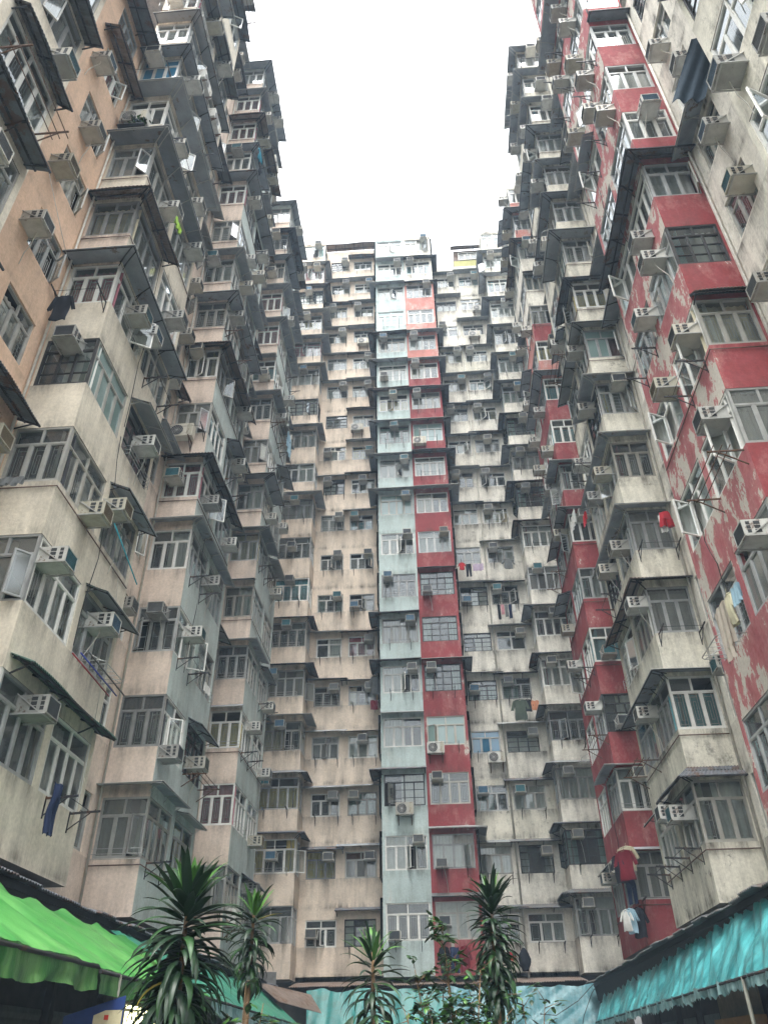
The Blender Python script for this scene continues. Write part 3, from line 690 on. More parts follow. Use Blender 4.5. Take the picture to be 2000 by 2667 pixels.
flat_wall([(-6.11, -4.80), (-4.32, -2.97)], -6.62, -2.56, 'beige centre apartment block with two window columns, left of the blue stack', 'beige centre block', W_BEIGE, lambda k: 0,
    [{1: dk, 2: fl, 3: fl, 4: dk, 5: fl, 9: fl, 12: fl, 13: fl, 14: fl, 15: dk, 16: fl}, {0: dk, 1: fl, 2: fl, 3: fl, 4: dk, 5: tn, 8: fl, 9: dk, 10: fl, 11: tn, 12: fl, 13: dk, 14: fl, 15: fl, 16: fl, 17: dk}],
    [{0: 'ML', 1: 'TR', 2: 'TR', 4: 'TR', 6: 'TR', 7: 'TR', 8: 'TR', 9: 'TL', 10: 'ML', 12: 'TR', 14: 'TR', 15: 'TL', 16: 'TR', 17: 'TR'}, {0: 'MR', 1: 'TR', 2: 'TL', 3: 'TC', 4: 'TR', 5: 'TR', 6: 'BL', 7: 'TR', 8: 'TL', 9: 'TC', 10: 'MR', 11: 'UL', 12: 'TR', 13: 'TR', 14: 'UC', 15: 'TL', 16: 'TR'}],
    styles={(0, 9): 7, (0, 11): 7, (1, 0): 7}, pipes=())
flat_wall([(1.88, 3.25), (3.66, 5.08)], 1.62, 5.6, 'grimy white centre apartment block with two window columns, right of the red stack', 'white centre block', W_WHITE, lambda k: 0 if k not in (13, 2) else 9,
    [{0: dk, 1: fl, 4: fl, 6: fl, 8: fl, 9: fl, 10: fl, 11: dk, 12: fl, 13: fl, 15: fl, 16: fl}, {0: dk, 1: dk, 2: dk, 3: fl, 4: dk, 5: fl, 6: dk, 7: fl, 8: dk, 9: fl, 10: dk, 11: fl, 12: fl, 13: fl, 14: fl, 16: fl}],
    [{0: 'TR', 2: 'TL', 3: 'UR', 4: 'ML', 6: 'BL', 9: 'TL', 11: 'TL', 12: 'TR', 13: 'TR', 14: 'TL', 16: 'TR'}, {1: 'TR', 2: 'TL', 3: 'TR', 4: 'TL', 5: 'TR', 6: 'TL', 7: 'TL', 8: 'TL', 9: 'TL', 10: 'TC', 11: 'TL', 12: 'TR', 13: 'TL', 14: 'UC', 15: 'UR', 16: 'TR'}],
    styles={(0, 4): 7, (0, 5): 7, (0, 6): 7, (0, 3): 10, (1, 1): 7}, pipes=(3.45,), nfl=17)
centre_stack(-8.53, -6.47, 36.72, 'beige corner apartment stack left of the beige centre block', 'beige corner stack', W_BEIGE, lambda k: 0,
    {1: (dk, 'R'), 2: (fl, 'R'), 3: (fl, 'R'), 4: (dk, 'R'), 5: (dk, 'R'), 8: (fl, 'R'), 10: (fl, 'R'), 12: (fl, 'R'), 13: (fl, 'R'), 14: (fl, 'R'), 15: (dk, 'R'), 16: (fl, 'R')},
    {1: 'MC', 2: 'TL', 3: 'TC', 4: 'TL', 5: 'TC', 6: 'TC', 7: 'MC', 8: 'TC', 12: 'TC', 15: 'TC', 16: 'TR', 17: 'TR', 14: 'TC'}, side='R', styles={11: 7, 17: 5})
centre_stack(5.55, 7.53, 36.7, 'white corner apartment stack right of the white centre block', 'white corner stack', W_WHITE, lambda k: 0,
    {0: (dk, 'L'), 1: (dk, 'L'), 2: (fl, 'L'), 3: (fl, 'L'), 4: (dk, 'L'), 5: (fl, 'L'), 7: (tn, 'L'), 8: (dk, 'L'), 9: (fl, 'L'), 10: (dk, 'L'), 11: (fl, 'L'), 12: (fl, 'L'), 13: (fl, 'L'), 14: (fl, 'L'), 15: (fl, 'L'), 16: (fl, 'L')},
    {0: 'TL', 1: 'TL', 2: 'TL', 4: 'TL', 5: 'TC', 6: 'TL', 8: 'TL', 9: 'TL', 10: 'TC', 11: 'TC', 12: 'TC', 14: 'TC', 16: 'TL'}, side='L', styles={1: 7, 10: 7})
# rooftop sheds
sb = empty('rooftop_shed', (6, 39, sill(16)+1.5), 'corrugated rooftop shed with yellow panels above the white centre block', 'rooftop shed')
m = MB(); zt = sill(16)+HB+.9; m.box((3.5, YM+.3, zt), (7.6, YM+4, zt+2.3), 0); m.box((3.48, YM+.25, zt+.1), (5.4, YM+.299, zt+1.0), 1); m.build('wall', [CAN_T, W_YEL], sb)
canopy(sb, [(3.3, YM+.28), (7.7, YM+.28)], zt+2.5, .5, .2, 'tan')
fr_ = Fr(3.5, YM+.3, 0); add_window(sb, fr_, 1.1, zt+1.1, 1.5, .9, 1, .05); add_window(sb, fr_, 3.1, zt+1.0, 1.5, 1.0, 4, .05)
sb = empty('rooftop_shed', (-5, 39, sill(17)+2.4), 'low tan rooftop shed above the beige centre block', 'rooftop shed')
m = MB(); zt = sill(17)+HB+.9; m.box((-7.4, YM+.4, zt), (-2.2, YM+4, zt+.6), 0); m.build('wall', [CAN_T], sb); canopy(sb, [(-7.5, YM+.38), (-2.0, YM+.38)], zt+.75, .8, .12, 'tan')
for (x, y, z, h) in ((-.2, 39, sill(17)+2.1, 1.9), (2.6, 39, sill(16)+2.2, 1.6), (6.9, 22.8, sill(14)+2.1, 1.9), (6.8, 25, sill(14)+2.2, 1.3)):
    a = MB(); a.tube([(x, y, z), (x, y, z+h)], .025, 5)
    for q in (.6, .75, .9): a.tube([(x-.35*q, y, z+h*q), (x+.35*q, y, z+h*q)], .012, 4)
    tag(a.build('roof_antenna', [STEEL]), {-.2: 'thin antenna above the blue and red stacks', 2.6: 'thin antenna above the white centre block', 6.9: 'taller antenna on the right wing roof', 6.8: 'shorter antenna on the right wing roof'}[x], 'antenna', 'antennas on the roofs')
# ------------------------------------------------------------------ ground, shops and lean-to roofs
g = MB(); g.face([(-40, -25, 0), (40, -25, 0), (40, 70, 0), (-40, 70, 0)])
tag(g.build('ground', [plain('wet_concrete', (.13, .125, .115), .6, 0, .35, .8)]), kind='structure')
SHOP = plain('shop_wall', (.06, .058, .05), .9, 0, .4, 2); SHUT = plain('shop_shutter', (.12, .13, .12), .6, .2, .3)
BEAM = plain('dark_gutter', (.02, .02, .02), .8)
def shop(name_lab, fr, L, seed):
    r = random.Random(seed); e = empty('shop_row', fr.p(L/2, -.5, 0), name_lab, 'shops')
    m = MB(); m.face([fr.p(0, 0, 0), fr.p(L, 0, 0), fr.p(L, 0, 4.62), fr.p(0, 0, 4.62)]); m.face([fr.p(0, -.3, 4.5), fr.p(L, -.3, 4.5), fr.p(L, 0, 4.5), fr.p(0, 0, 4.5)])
    u = 0
    while u < L: m.box((0, 0, 0), (.01, .01, .01)) if False else None; u += 4
    m.build('wall', [SHOP], e)
    u = .5
    while u < L-2.5:
        w = r.uniform(1.8, 2.6)
        s = MB(); pr = []
        n = 26
        for i in range(n+1): pr.append([fr.p(u, .06+.02*(i % 2), .1+2.5*i/n), fr.p(u+w, .06+.02*(i % 2), .1+2.5*i/n)])
        s.grid(pr, 0, False); s.build('shutter', [SHUT], e)
        p = MB(); p.bar(fr.p(u+w+.2, .1, 0), fr.p(u+w+.2, .1, 4.2), .16); p.build('pillar', [SHOP], e)
        u += w+.6
    return e
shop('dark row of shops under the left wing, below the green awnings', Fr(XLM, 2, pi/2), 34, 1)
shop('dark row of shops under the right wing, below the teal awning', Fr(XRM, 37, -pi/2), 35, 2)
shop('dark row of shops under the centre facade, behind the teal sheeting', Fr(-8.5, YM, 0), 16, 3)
def leanto(lab, fr, L, zi, zo, proj, mat, seed):
    """ragged corrugated roof over the shop fronts"""
    r = random.Random(seed); e = empty('lean_to_roof', fr.p(L/2, 0, zi), lab, 'lean-to roof')
    m = MB(); n = int(L/.05); top = []; bot = []
    for j in range(n+1):
        u = L*j/n; seg = int(u/.85); rr = random.Random(seed*100+seg); ex = rr.uniform(-.09, .1); dz = rr.uniform(-.03, .03)
        w = .016*(1 if j % 2 else -1)
        A = fr.p(u, .01, zi+w); B = fr.p(u, proj+ex, zo+w+dz); top.append((A, A.lerp(B, .5), B)); bot.append((A-Vector((0, 0, .012)), A.lerp(B, .5)-Vector((0, 0, .012)), B-Vector((0, 0, .014))))
    m.grid([[t[k] for t in top] for k in range(3)]); m.grid([[t[k] for t in reversed(bot)] for k in range(3)]); m.grid([[t[2] for t in top], [t[2] for t in bot]], 0, False)
    m.build('roof_sheet', [mat], e)
    b = MB(); b.bar(fr.p(.1, proj-.25, zo-.06), fr.p(L-.1, proj-.25, zo-.06), .12); b.bar(fr.p(.1, proj-.75, zo+.02), fr.p(L-.1, proj-.75, zo+.02), .1)
    b.build('gutter_beam', [BEAM], e)
    f = MB()
    f.face([fr.p(0, proj-.22, zo-.08), fr.p(L, proj-.22, zo-.08), fr.p(L, proj-.3, zo-.6), fr.p(0, proj-.3, zo-.6)])
    f.build('fascia_sheet', [BEAM], e)
    return e
leanto('black corrugated lean-to roof running above the green awnings', Fr(XLM, 4, pi/2), 31.5, 4.42, 4.0, 2.1, CAN_D, 11)
leanto('black corrugated lean-to roof running above the right teal awning', Fr(XRM, 35.5, -pi/2), 31, 4.42, 4.0, 2.1, CAN_D, 12)
leanto('grimy corrugated lean-to roof across the foot of the centre facade', Fr(-6.4, YM, 0), 12, 4.42, 4.12, 2.2, CAN_T, 13)
x = MB(); x.box((-8.0, 35.5, 4.2), (-6.7, 36.6, 4.24)); m = []
cs = MB()
for i in range(9): cs.bar((-8.2, 35.3, 4.2+.05*i), (-6.75, 35.3, 4.17+.05*i), .03, .05)
tag(cs.build('stacked_roofing_sheet', [plain('grey_roofing', (.2, .2, .19), .6, .2)]), 'grey ridged sheet standing at the foot of the beige corner stack', 'roofing sheet')

def tarp_mat(name, col, col2, spec=.5, rough=.35, vec=(1, 6, 1)):
    m, nt, b = newmat(name)
    n1 = ramp(nt, nz(nt, 1.0, 5, vec, .6), [(.38, 0), (.66, 1)]); c = mixc(nt, n1, col, col2)
    gr = ramp(nt, nz(nt, 1.4, 7, (1, 1.5, 1), .75, off=5), [(.5, 0), (.72, 1)]); c = mixc(nt, math_(nt, 'MULTIPLY', gr, .6), c, (.05, .06, .04))
    nt.links.new(c, b.inputs['Base Color']); b.inputs['Roughness'].default_value = rough; b.inputs['Specular IOR Level'].default_value = spec
    bp = N(nt, 'ShaderNodeBump'); bp.inputs['Strength'].default_value = .5; bp.inputs['Distance'].default_value = .03; nt.links.new(nz(nt, 3, 5, vec), bp.inputs['Height']); nt.links.new(bp.outputs[0], b.inputs['Normal'])
    return m
T_GREEN = tarp_mat('bright_green_tarpaulin', (.025, .18, .03), (.09, .28, .07), .25, .55, (.5, 1.2, 1))
T_DGREEN = tarp_mat('dark_green_tarpaulin', (.02, .17, .12), (.05, .26, .16), .4, .4, (.5, 2, 1))
T_TEAL = tarp_mat('teal_tarpaulin', (.015, .15, .16), (.10, .46, .48), .6, .3, (.5, 3.4, .5))  # strong light and dark streaks paint reflections along the slope
T_TEALD = tarp_mat('dark_teal_tarpaulin', (.01, .16, .15), (.04, .24, .22), .4, .45, (2, 1, .6))
T_CYAN = tarp_mat('pale_cyan_plastic', (.04, .18, .21), (.16, .31, .34), .4, .45, (2, .6, 1.4))
T_VAL = tarp_mat('grubby_green_valance', (.02, .1, .02), (.1, .22, .07), .3, .5, (1, 5, 1))
T_VALT = tarp_mat('grubby_teal_valance', (.04, .14, .15), (.3, .45, .45), .6, .3, (1, 4, 1))
def awning(lab, P0, P1, Q0, Q1, mat, vmat, fold=.05, freq=1.1, val=.26, skew=0, seed=0, wav=.04, ragged=.0, group=None, nu=None, pol=()):
    """tarpaulin from the top edge P0-P1 down to the lower edge Q0-Q1, with a hanging valance"""
    P0, P1, Q0, Q1 = map(Vector, (P0, P1, Q0, Q1)); L = (P1-P0).length; nu = nu or int(L/.06); nv = 16
    e = empty('awning', ((P0+P1+Q0+Q1)/4)[:], lab, 'awning', group); nrm = (P1-P0).cross(Q0-P0).normalized()
    if nrm.z < 0: nrm = -nrm
    rows = []
    for j in range(nv+1):
        v = j/nv; row = []
        for i in range(nu+1):
            u = i/nu; p = P0.lerp(P1, u).lerp(Q0.lerp(Q1, u), v); s = u*L+skew*v
            d = fold*(abs(sin(s*pi*freq))-.6)*(.35+.65*sin(pi*min(1, v*1.0+.15)))
            d += wav*(noise.noise(Vector((s*2.6, v*1.2, seed)))+.5*noise.noise(Vector((s*7+v*2, v*2, seed+3))))
            p = p+nrm*d
            if j == 0: p += Vector((0, 0, .12*noise.noise(Vector((s*1.6, 0, seed+7)))))+(P0-Q0).normalized()*(.16*noise.noise(Vector((s*1.1, 3, seed))))
            row.append(p)
        rows.append(row)
    m = MB(); m.grid(rows); m.build('tarpaulin', [mat], e)
    lo = rows[-1]; v2 = []; nvv = 6; q = MB()
    for j in range(nvv+1):
        row = []
        for i, p in enumerate(lo):
            s = i/nu*L; hgt = val*(1+.35*noise.noise(Vector((s*.8, seed, 1))))+ragged*abs(((s*4.3+.4*noise.noise(Vector((s, 1, 1)))) % 1)-.5)*(1.2+noise.noise(Vector((s*2, 5, 5))))
            out = (Q0-P0).normalized(); out.z = 0
            row.append(p+Vector((0, 0, -hgt*j/nvv))+out*(.03*sin(s*9+seed)+.04*noise.noise(Vector((s*3, j*.5, seed))))*(j/nvv)+Vector((0, 0, .0)))
        v2.append(row)
    q.grid(v2); q.build('valance', [vmat], e)
    f = MB()
    f.tube([Q0+Vector((0, 0, -.03)), Q1+Vector((0, 0, -.03))], .025, 6)
    k = int(L/1.6)
    for i in range(k+1):
        a = P0.lerp(P1, i/k); b = Q0.lerp(Q1, i/k); f.tube([a-nrm*(.07+fold), b-nrm*(.05+fold)], .018, 5)
    f.build('frame', [STEEL], e)
    for px in pol:
        b = MB(); bb = Q0.lerp(Q1, px)
        b.tube([bb+Vector((0, 0, -.02)), (bb.x, bb.y, 0)], .035, 8); b.build('post', [plain('awning_post', (.16, .16, .13), .6, .2)], e)
    return e
gg = 'tarpaulin awnings over the shops'
awning('bright green awning nearest on the left, mossy edge', (-6.25, 4.0, 3.72), (-6.15, 10.35, 3.72), (-4.25, 4.0, 2.6), (-4.12, 10.35, 2.6), T_GREEN, T_VAL, .09, .78, .27, .35, 1, .03, 0, gg)
awning('second bright green awning on the left, just before the big dracaena', (-6.15, 10.38, 3.66), (-6.1, 16.2, 3.62), (-4.1, 10.38, 2.56), (-4.25, 16.2, 2.6), T_GREEN, T_VAL, .08, .8, .26, .35, 2, .03, 0, gg, pol=(.12,))
awning('faded dark green awning beyond the big dracaena', (-6.5, 16.6, 3.8), (-6.6, 31, 3.8), (-4.35, 16.6, 2.62), (-5.1, 31, 2.7), T_DGREEN, T_VALT, .06, .6, .25, .3, 3, .04, .05, gg)
awning('wrinkled teal awning along the right side', (5.6, 9, 3.9), (6.0, 34.3, 3.9), (4.85, 9, 2.72), (5.35, 34.3, 2.72), T_TEAL, T_VALT,   .05, 1.1, .16, 1.1, 4, .10, .12, gg, nu=420, pol=(.26,))
awning('dark teal sheeting at the left foot of the centre facade', (-5.6, 35.85, 3.98), (-.2, 35.85, 3.95), (-5.4, 34.9, 2.4), (-.2, 34.9, 2.35), T_TEALD, T_TEALD, .03, 1.1, .5, .2, 5, .05, 0, gg)
awning('pale cyan plastic sheeting at the right foot of the centre facade', (-.15, 35.8, 3.95), (5.9, 35.8, 3.98), (-.15, 34.85, 2.35), (5.6, 34.9, 2.3), T_CYAN, T_CYAN, .015, 2.2, .5, 2.3, 6, .07, 0, gg, nu=240)
# slanting rusty sheet between the awnings at the far left corner
m = MB(); m.face([(-6.6, 30.8, 3.95), (-5.6, 30.0, 3.3), (-4.6, 33.2, 3.1), (-5.2, 34.4, 3.75)]); m.face([(-5.2, 34.4, 3.73), (-4.6, 33.2, 3.08), (-5.6, 30.0, 3.28), (-6.6, 30.8, 3.93)])
tag(m.build('rusty_sheet', [CAN_T]), 'rust brown sheet wedged between the dark green and teal awnings', 'metal sheet')
# loose cables over the right corner
for pts, lab in (([(3.4, 34.7, 3.0), (4.0, 34.8, 2.95), (4.9, 34.9, 3.4), (5.6, 35.1, 3.95), (6.2, 35.3, 4.1)], 'black cable hanging across the pale cyan plastic'), ([(4.7, 34.2, 2.2), (4.95, 34.3, 2.9), (5.4, 34.7, 3.6), (5.9, 35.3, 4.1)], 'black cable looping down at the corner of the two awnings')):
    c = MB(); c.tube(pts, .014, 5); tag(c.build('cable', [BEAM]), lab, 'cable', 'cables at the right corner')
# things under the awnings
EM = bpy.data.materials.new('lit_sign'); EM.use_nodes = True; b = EM.node_tree.nodes['Principled BSDF']; b.inputs['Emission Color'].default_value = (1, .95, .5, 1); b.inputs['Emission Strength'].default_value = 1.6; b.inputs['Base Color'].default_value = (.8, .75, .5, 1)
sg = empty('shop_sign', (-6.4, 18.8, 2.4), 'row of glowing pale yellow characters under the left awning', 'sign')
pb = MB(); pb.box((-6.5, 17.75, 1.95), (-6.45, 20.1, 2.72)); pb.build('sign_board', [BEAM], sg)
glyphs = [[(0, .46, .26, .05), (0, .0, .05, .4), (.21, 0, .05, .4), (.05, .0, .16, .05), (.05, .18, .16, .05), (.05, .35, .16, .05)],
          [(.02, .46, .24, .05), (.1, .0, .07, .42), (0, .2, .28, .06), (.03, .34, .2, .05), (.03, .05, .2, .05)],
          [(.05, .4, .18, .1), (.09, .3, .1, .1), (.02, .2, .24, .09), (.09, .1, .1, .1), (0, .0, .28, .1)],
          [(.03, .45, .22, .05), (.03, .2, .05, .25), (.2, .2, .05, .25), (.08, .3, .12, .05), (0, 0, .06, .2), (.18, 0, .08, .2)],
          [(.1, .38, .08, .12), (.03, .2, .08, .16), (.16, .2, .08, .16), (0, 0, .07, .2), (.2, 0, .07, .2)]]
for i, gl in enumerate(glyphs):
    m = MB()
    for (a, z, w, h) in gl: m.box((-6.44, 17.95+i*.4+a, 2.1+z), (-6.4, 17.95+i*.4+a+w, 2.1+z+h))
    m.build('sign_character', [EM], sg)
bn = empty('banner', (-4.3, 11.2, 2.2), 'blue and cream shop banner hung under the left awning', 'banner')
m = MB(); m.face([(-4.75, 11.1, 1.75), (-3.97, 11.0, 1.9), (-3.97, 11.0, 2.32), (-4.75, 11.1, 2.12)]); m.face([(-4.75, 11.12, 2.12), (-3.97, 11.02, 2.32), (-3.97, 11.02, 1.9), (-4.75, 11.12, 1.75)]); m.build('banner_cloth', [plain('banner_blue', (.015, .04, .16), .6)], bn)
m = MB(); m.face([(-4.35, 11.04, 2.0), (-3.98, 10.994, 2.02), (-3.98, 10.994, 2.17), (-4.2, 11.02, 2.17), (-4.35, 11.04, 2.12)]); m.build('cream_patch', [plain('banner_cream', (.5, .45, .28), .7)], bn)
m = MB(); m.box((-4.2, 11.0, 2.07), (-4.15, 11.012, 2.12)); m.build('red_mark', [plain('banner_red', (.4, .03, .02), .7)], bn)
for i, (a, b_, z, lab) in enumerate((((-7.9, 9.2), (-6.9, 9.4), 2.6, 'upper unlit white strip lamp under the left awning'), ((-7.6, 8.0), (-6.2, 8.1), 2.1, 'lower unlit white strip lamp under the left awning'))):
    m = MB(); m.tube([(*a, z), (*b_, z)], .03, 6); tag(m.build('strip_lamp', [plain('lamp_white', (.5, .5, .48), .4)]), lab, 'strip lamp', 'strip lamps under the left awning')
bo = MB(); bo.box((6.95, 21.0, 1.6), (7.0, 24.2, 2.95)); tag(bo.build('wooden_board', [plain('plain_board', (.2, .17, .11), .8)]), 'large tan board standing in the right shop row', 'board')
bo = MB(); bo.box((6.6, 20.6, 1.3), (6.9, 23.6, 2.35)); tag(bo.build('cardboard_sheet', [plain('orange_board', (.32, .17, .06), .8)]), 'orange brown panel below the large tan board', 'panel')
bo = MB()
for i in range(6): bo.bar((5.5+.06*i, 15.0+.1*(i % 3), 2.52), (5.9+.05*i, 15.4+.2*(i % 2), 2.62), .09, .02)
tag(bo.build('yellow_bag', [plain('yellow_plastic', (.4, .26, .02), .5)]), 'crumpled yellow plastic hanging below the right teal awning', 'plastic bag')

# ------------------------------------------------------------------ laundry
CLO = {}
def clo(n, c): 
    if n not in CLO: CLO[n] = plain('cloth_'+n, c, .95, 0, .2, 5, .1)
    return CLO[n]
def garment(kind, loc, rz, w, h, mat, label, name=None, group='laundry hung out on the facades'):
    r = random.Random(int(abs(loc[0]*37+loc[2]*91))); m = MB(); ph = r.uniform(0, 6)
    def tubeg(x, z0, z1, w0, w1, d=.035, tilt=0, n=14, rows=7):
        P = []
        for j in range(rows+1):
            f = j/rows; z = z0+(z1-z0)*f; ww = w0+(w1-w0)*f; cx = x+tilt*f; row = []
            for i in range(n+1):
                a = 2*pi*i/n; row.append((cx+ww/2*cos(a)*(1+.06*sin(z*9+ph)), (d+.02*sin(5*a+ph+z*6))*sin(a)+.02*sin(z*7+ph), z+.02*sin(3*a+ph)))
            P.append(row)
        m.grid(P)
    if kind == 'shirt':
        tubeg(0, 0, -h, w*.86, w*1.0)
        for sx in (-1, 1): tubeg(sx*w*.42, -.02, -h*.5, w*.24, w*.26, .03, sx*w*.26)
        m.tube([(-w*.4, 0, 0), (0, 0, .04), (w*.4, 0, 0)], .02, 6)
        m.tube([(0, 0, .04), (0, .0, .12), (.03, 0, .14)], .006, 4)
    elif kind == 'trousers':
        tubeg(0, 0, -h*.3, w, w*1.05, .05)
        for sx in (-1, 1): tubeg(sx*w*.26, -h*.28, -h, w*.5, w*.4, .04, sx*w*.05)
    elif kind == 'shorts':
        tubeg(0, 0, -h*.5, w*.9, w, .05)
        for sx in (-1, 1): tubeg(sx*w*.26, -h*.48, -h, w*.5, w*.56, .05, sx*w*.06)
    elif kind == 'bag':
        P = []
        for j in range(9):
            f = j/8; z = -h*f; ww = w*(.08+.92*sin(pi*min(1, f*.75+.05)))*(1 if f < .85 else .75)
            P.append([(ww/2*cos(2*pi*i/12)*(1+.12*sin(4*i+j)), ww/2.6*sin(2*pi*i/12), z) for i in range(13)])
        m.grid(P)
    else:   # cloth or towel folded over a rod
        for side in (-1, 1):
            P = []
            for j in range(9):
                f = j/8; P.append([(w*(i/12-.5)*(1+.12*f*sin(ph)), side*.015+.03*sin(i*1.3+ph+f*2)*(.3+f)*side, -h*f*(1 if side < 0 else .8)+.02*sin(i+ph)) for i in range(13)])
            m.grid(P)
    o = m.build(name or {'shirt': 'shirt', 'trousers': 'trousers', 'shorts': 'shorts', 'bag': 'cloth_bag'}.get(kind, 'towel'), [mat])
    o.location = loc; o.rotation_euler.z = rz
    return tag(o, label, {'shirt': 'shirt', 'trousers': 'trousers', 'shorts': 'shorts', 'bag': 'bag'}.get(kind, 'towel'), group)
BLK = clo('black', (.018, .02, .026)); NAVY = clo('navy', (.02, .03, .07)); WHT = clo('white', (.55, .55, .52)); RD = clo('red', (.42, .03, .04)); MAR = clo('maroon', (.15, .02, .03))
CRM = clo('cream', (.5, .47, .33)); LBL = clo('pale_blue', (.28, .42, .5)); LIL = clo('lilac', (.4, .33, .42)); GRY = clo('grey', (.16, .17, .17)); OLV = clo('olive', (.07, .09, .07)); PNK = clo('pink', (.5, .25, .27)); BEI = clo('beige', (.42, .37, .31)); GRN = clo('bright_green', (.25, .42, .05)); ORG = clo('orange', (.5, .22, .12)); TEAL = clo('deep_teal', (.02, .17, .24))
h2 = pi/2
garment('shirt', (-8.12, 11.3, 16.35), 0, .42, .8, BLK, 'black jumper hanging from a line beside the cream left stack')
garment('trousers', (-6.78, 13.7, 5.75), h2, .26, .85, NAVY, 'dark twisted trousers hanging below the green canopy on the left')
garment('towel', (-7.95, 11.35, 11.0), 0, .5, .2, GRY, 'grey cloths bunched on a rack at the cream left stack')
garment('shirt', (-6.75, 19.4, 36.7), h2, .5, .75, TEAL, 'teal striped shirt high on the pink and blue left stack')
garment('shirt', (-6.72, 19.6, 36.0), h2, .3, .7, BLK, 'black shirt below the teal striped one')
garment('towel', (-6.6, 21.1, 10.75), h2, .6, .28, WHT, 'white cloth thrown on a rack of the pink and blue left stack')
garment('towel', (-6.62, 29.8, 28.0), h2, .9, 1.3, LBL, 'pale blue sheet over rods high on the far pink left stack')
garment('towel', (-6.7, 13.1, 21.8), h2, .5, .35, GRN, 'green plastic cloth high on the cream left stack')
garment('shorts', (7.15, 19.25, 14.8), 0, .36, .5, RD, 'red shorts hanging in front of the mouldy white right stack')
garment('towel', (7.05, 19.3, 14.75), 0, .18, .62, WHT, 'white strip of cloth beside the red shorts')
garment('towel', (5.55, 13.5, 8.6), -h2, .55, 1.05, BEI, 'large beige sheet hanging from the peeling red right stack')
garment('shirt', (5.6, 13.1, 8.62), -h2, .3, .6, CRM, 'cream shirt beside the large beige sheet')
garment('towel', (5.6, 12.7, 8.6), -h2, .4, .35, LBL, 'bundle of pale blue and grey washing by the beige sheet')
garment('shirt', (6.03, 27.35, 7.2), -.5, .5, .72, CRM, 'cream shirt on the lower far red right stack')
garment('shirt', (5.9, 27.15, 7.05), -.5, .5, .85, MAR, 'maroon shirt just behind the cream one')
garment('shirt', (5.75, 27.3, 6.95), -.6, .45, .8, BLK, 'black shirt left of the cream one')
garment('trousers', (6.0, 27.45, 6.25), -.5, .3, .7, NAVY, 'navy trousers hanging at the lowest far red window')
garment('shirt', (6.02, 27.35, 5.4), -.5, .42, .8, BLK, 'long black shirt in front of the lowest red parapet')
garment('shirt', (5.8, 27.35, 5.38), -.7, .35, .65, LBL, 'pale blue shirt in front of the lowest red parapet')
garment('shirt', (5.68, 27.4, 5.35), -.7, .3, .55, WHT, 'white shirt in front of the lowest red parapet')
garment('shirt', (2.05, 37.4, 24.5), 0, .3, .45, RD, 'small red shirt high on the white centre block')
garment('trousers', (2.42, 37.4, 24.4), 0, .3, .8, BLK, 'black trousers next to the small red shirt')
garment('towel', (2.95, 37.4, 24.4), 0, .6, .45, LIL, 'lilac towel next to the black trousers')
garment('shirt', (4.65, 37.4, 24.6), .2, .5, .6, GRY, 'grey shirt on the right column of the white centre block')
for i, (c, q, hh) in enumerate(((BLK, 'black socks and top', .9), (PNK, 'pink cloth strip', .6), (GRY, 'grey cloth strip', .75), (NAVY, 'navy cloth strip', .85), (WHT, 'short white cloth strip', .5))):
    garment('towel', (3.85+.2*i, 37.42, 21.75), 0, .16, hh, c, q+' on the line above the white centre canopy')
garment('shirt', (4.35, 37.4, 16.3), -.2, .6, 1.0, OLV, 'dark olive shirt on the right column of the white centre block')
garment('shirt', (4.75, 37.4, 16.3), 0, .35, .6, BLK, 'small black shirt next to the dark olive one')
garment('towel', (5.1, 37.4, 16.25), 0, .4, .5, ORG, 'orange patterned towel next to the small black shirt')
garment('shirt', (-2.85, 37.4, 17.85), .2, .5, .9, GRY, 'grey coat hanging left of the pale blue centre stack')
garment('towel', (-2.95, 37.4, 16.6), .2, .4, .5, MAR, 'maroon cloth hanging below the grey coat')
garment('bag', (3.27, 37.4, 5.45), 0, .5, .85, BLK, 'black drawstring bag low on the white centre block')
garment('towel', (2.75, 37.4, 5.3), 0, .35, .3, RD, 'small red and white packet left of the black bag')
for i, (c, q) in enumerate(((BLK, 'black'), (NAVY, 'navy'), (MAR, 'maroon'))):
    garment('shirt' if i != 1 else 'trousers', (-.05+.42*i, 36.2, 5.4), 0, .36, .9, c, q+' garment below the lowest window of the red centre stack')
garment('towel', (5.55, 23.8, 18.1), -h2, .7, .55, WHT, 'white cloths hanging on the upper mouldy white right stack')
garment('towel', (5.55, 22.2, 16.9), -h2, .5, .4, RD, 'red cloths hanging on the mouldy white right stack')
# bamboo and coloured rods on the left
for i, (c, lab) in enumerate((((.3, .03, .04), 'red rod on the bracket of the cream left stack'), ((.02, .04, .3), 'blue rod on the bracket of the cream left stack'), ((.05, .05, .05), 'dark rod on the bracket of the cream left stack'))):
    m = MB(); m.tube([(-7.1+.17*i, 13.7, 8.33), (-7.1+.17*i, 15.75, 8.26)], .016, 6); tag(m.build('drying_rod', [plain('rod%d' % i, c, .5)]), lab, 'rod', 'drying rods')
m = MB(); m.tube([(-6.95, 13.9, 11.6), (-6.9, 15.6, 11.0)], .018, 6); tag(m.build('drying_rod', [plain('rod_cyan', (.05, .4, .5), .5)]), 'bright cyan rod slanting on the cream left stack', 'rod', 'drying rods')
for (x0, y0, x1, y1, z0, z1, lab) in ((-7.9, 11.35, -8.4, 9.6, 16.5, 18.9, 'washing line from the salmon wall to the black jumper'),):
    m = MB(); m.tube([(x0, y0, z0), ((x0+x1)/2, (y0+y1)/2, (z0+z1)/2-.05), (x1, y1, z1)], .008, 4); tag(m.build('washing_line', [STEEL_L]), lab, 'washing line')
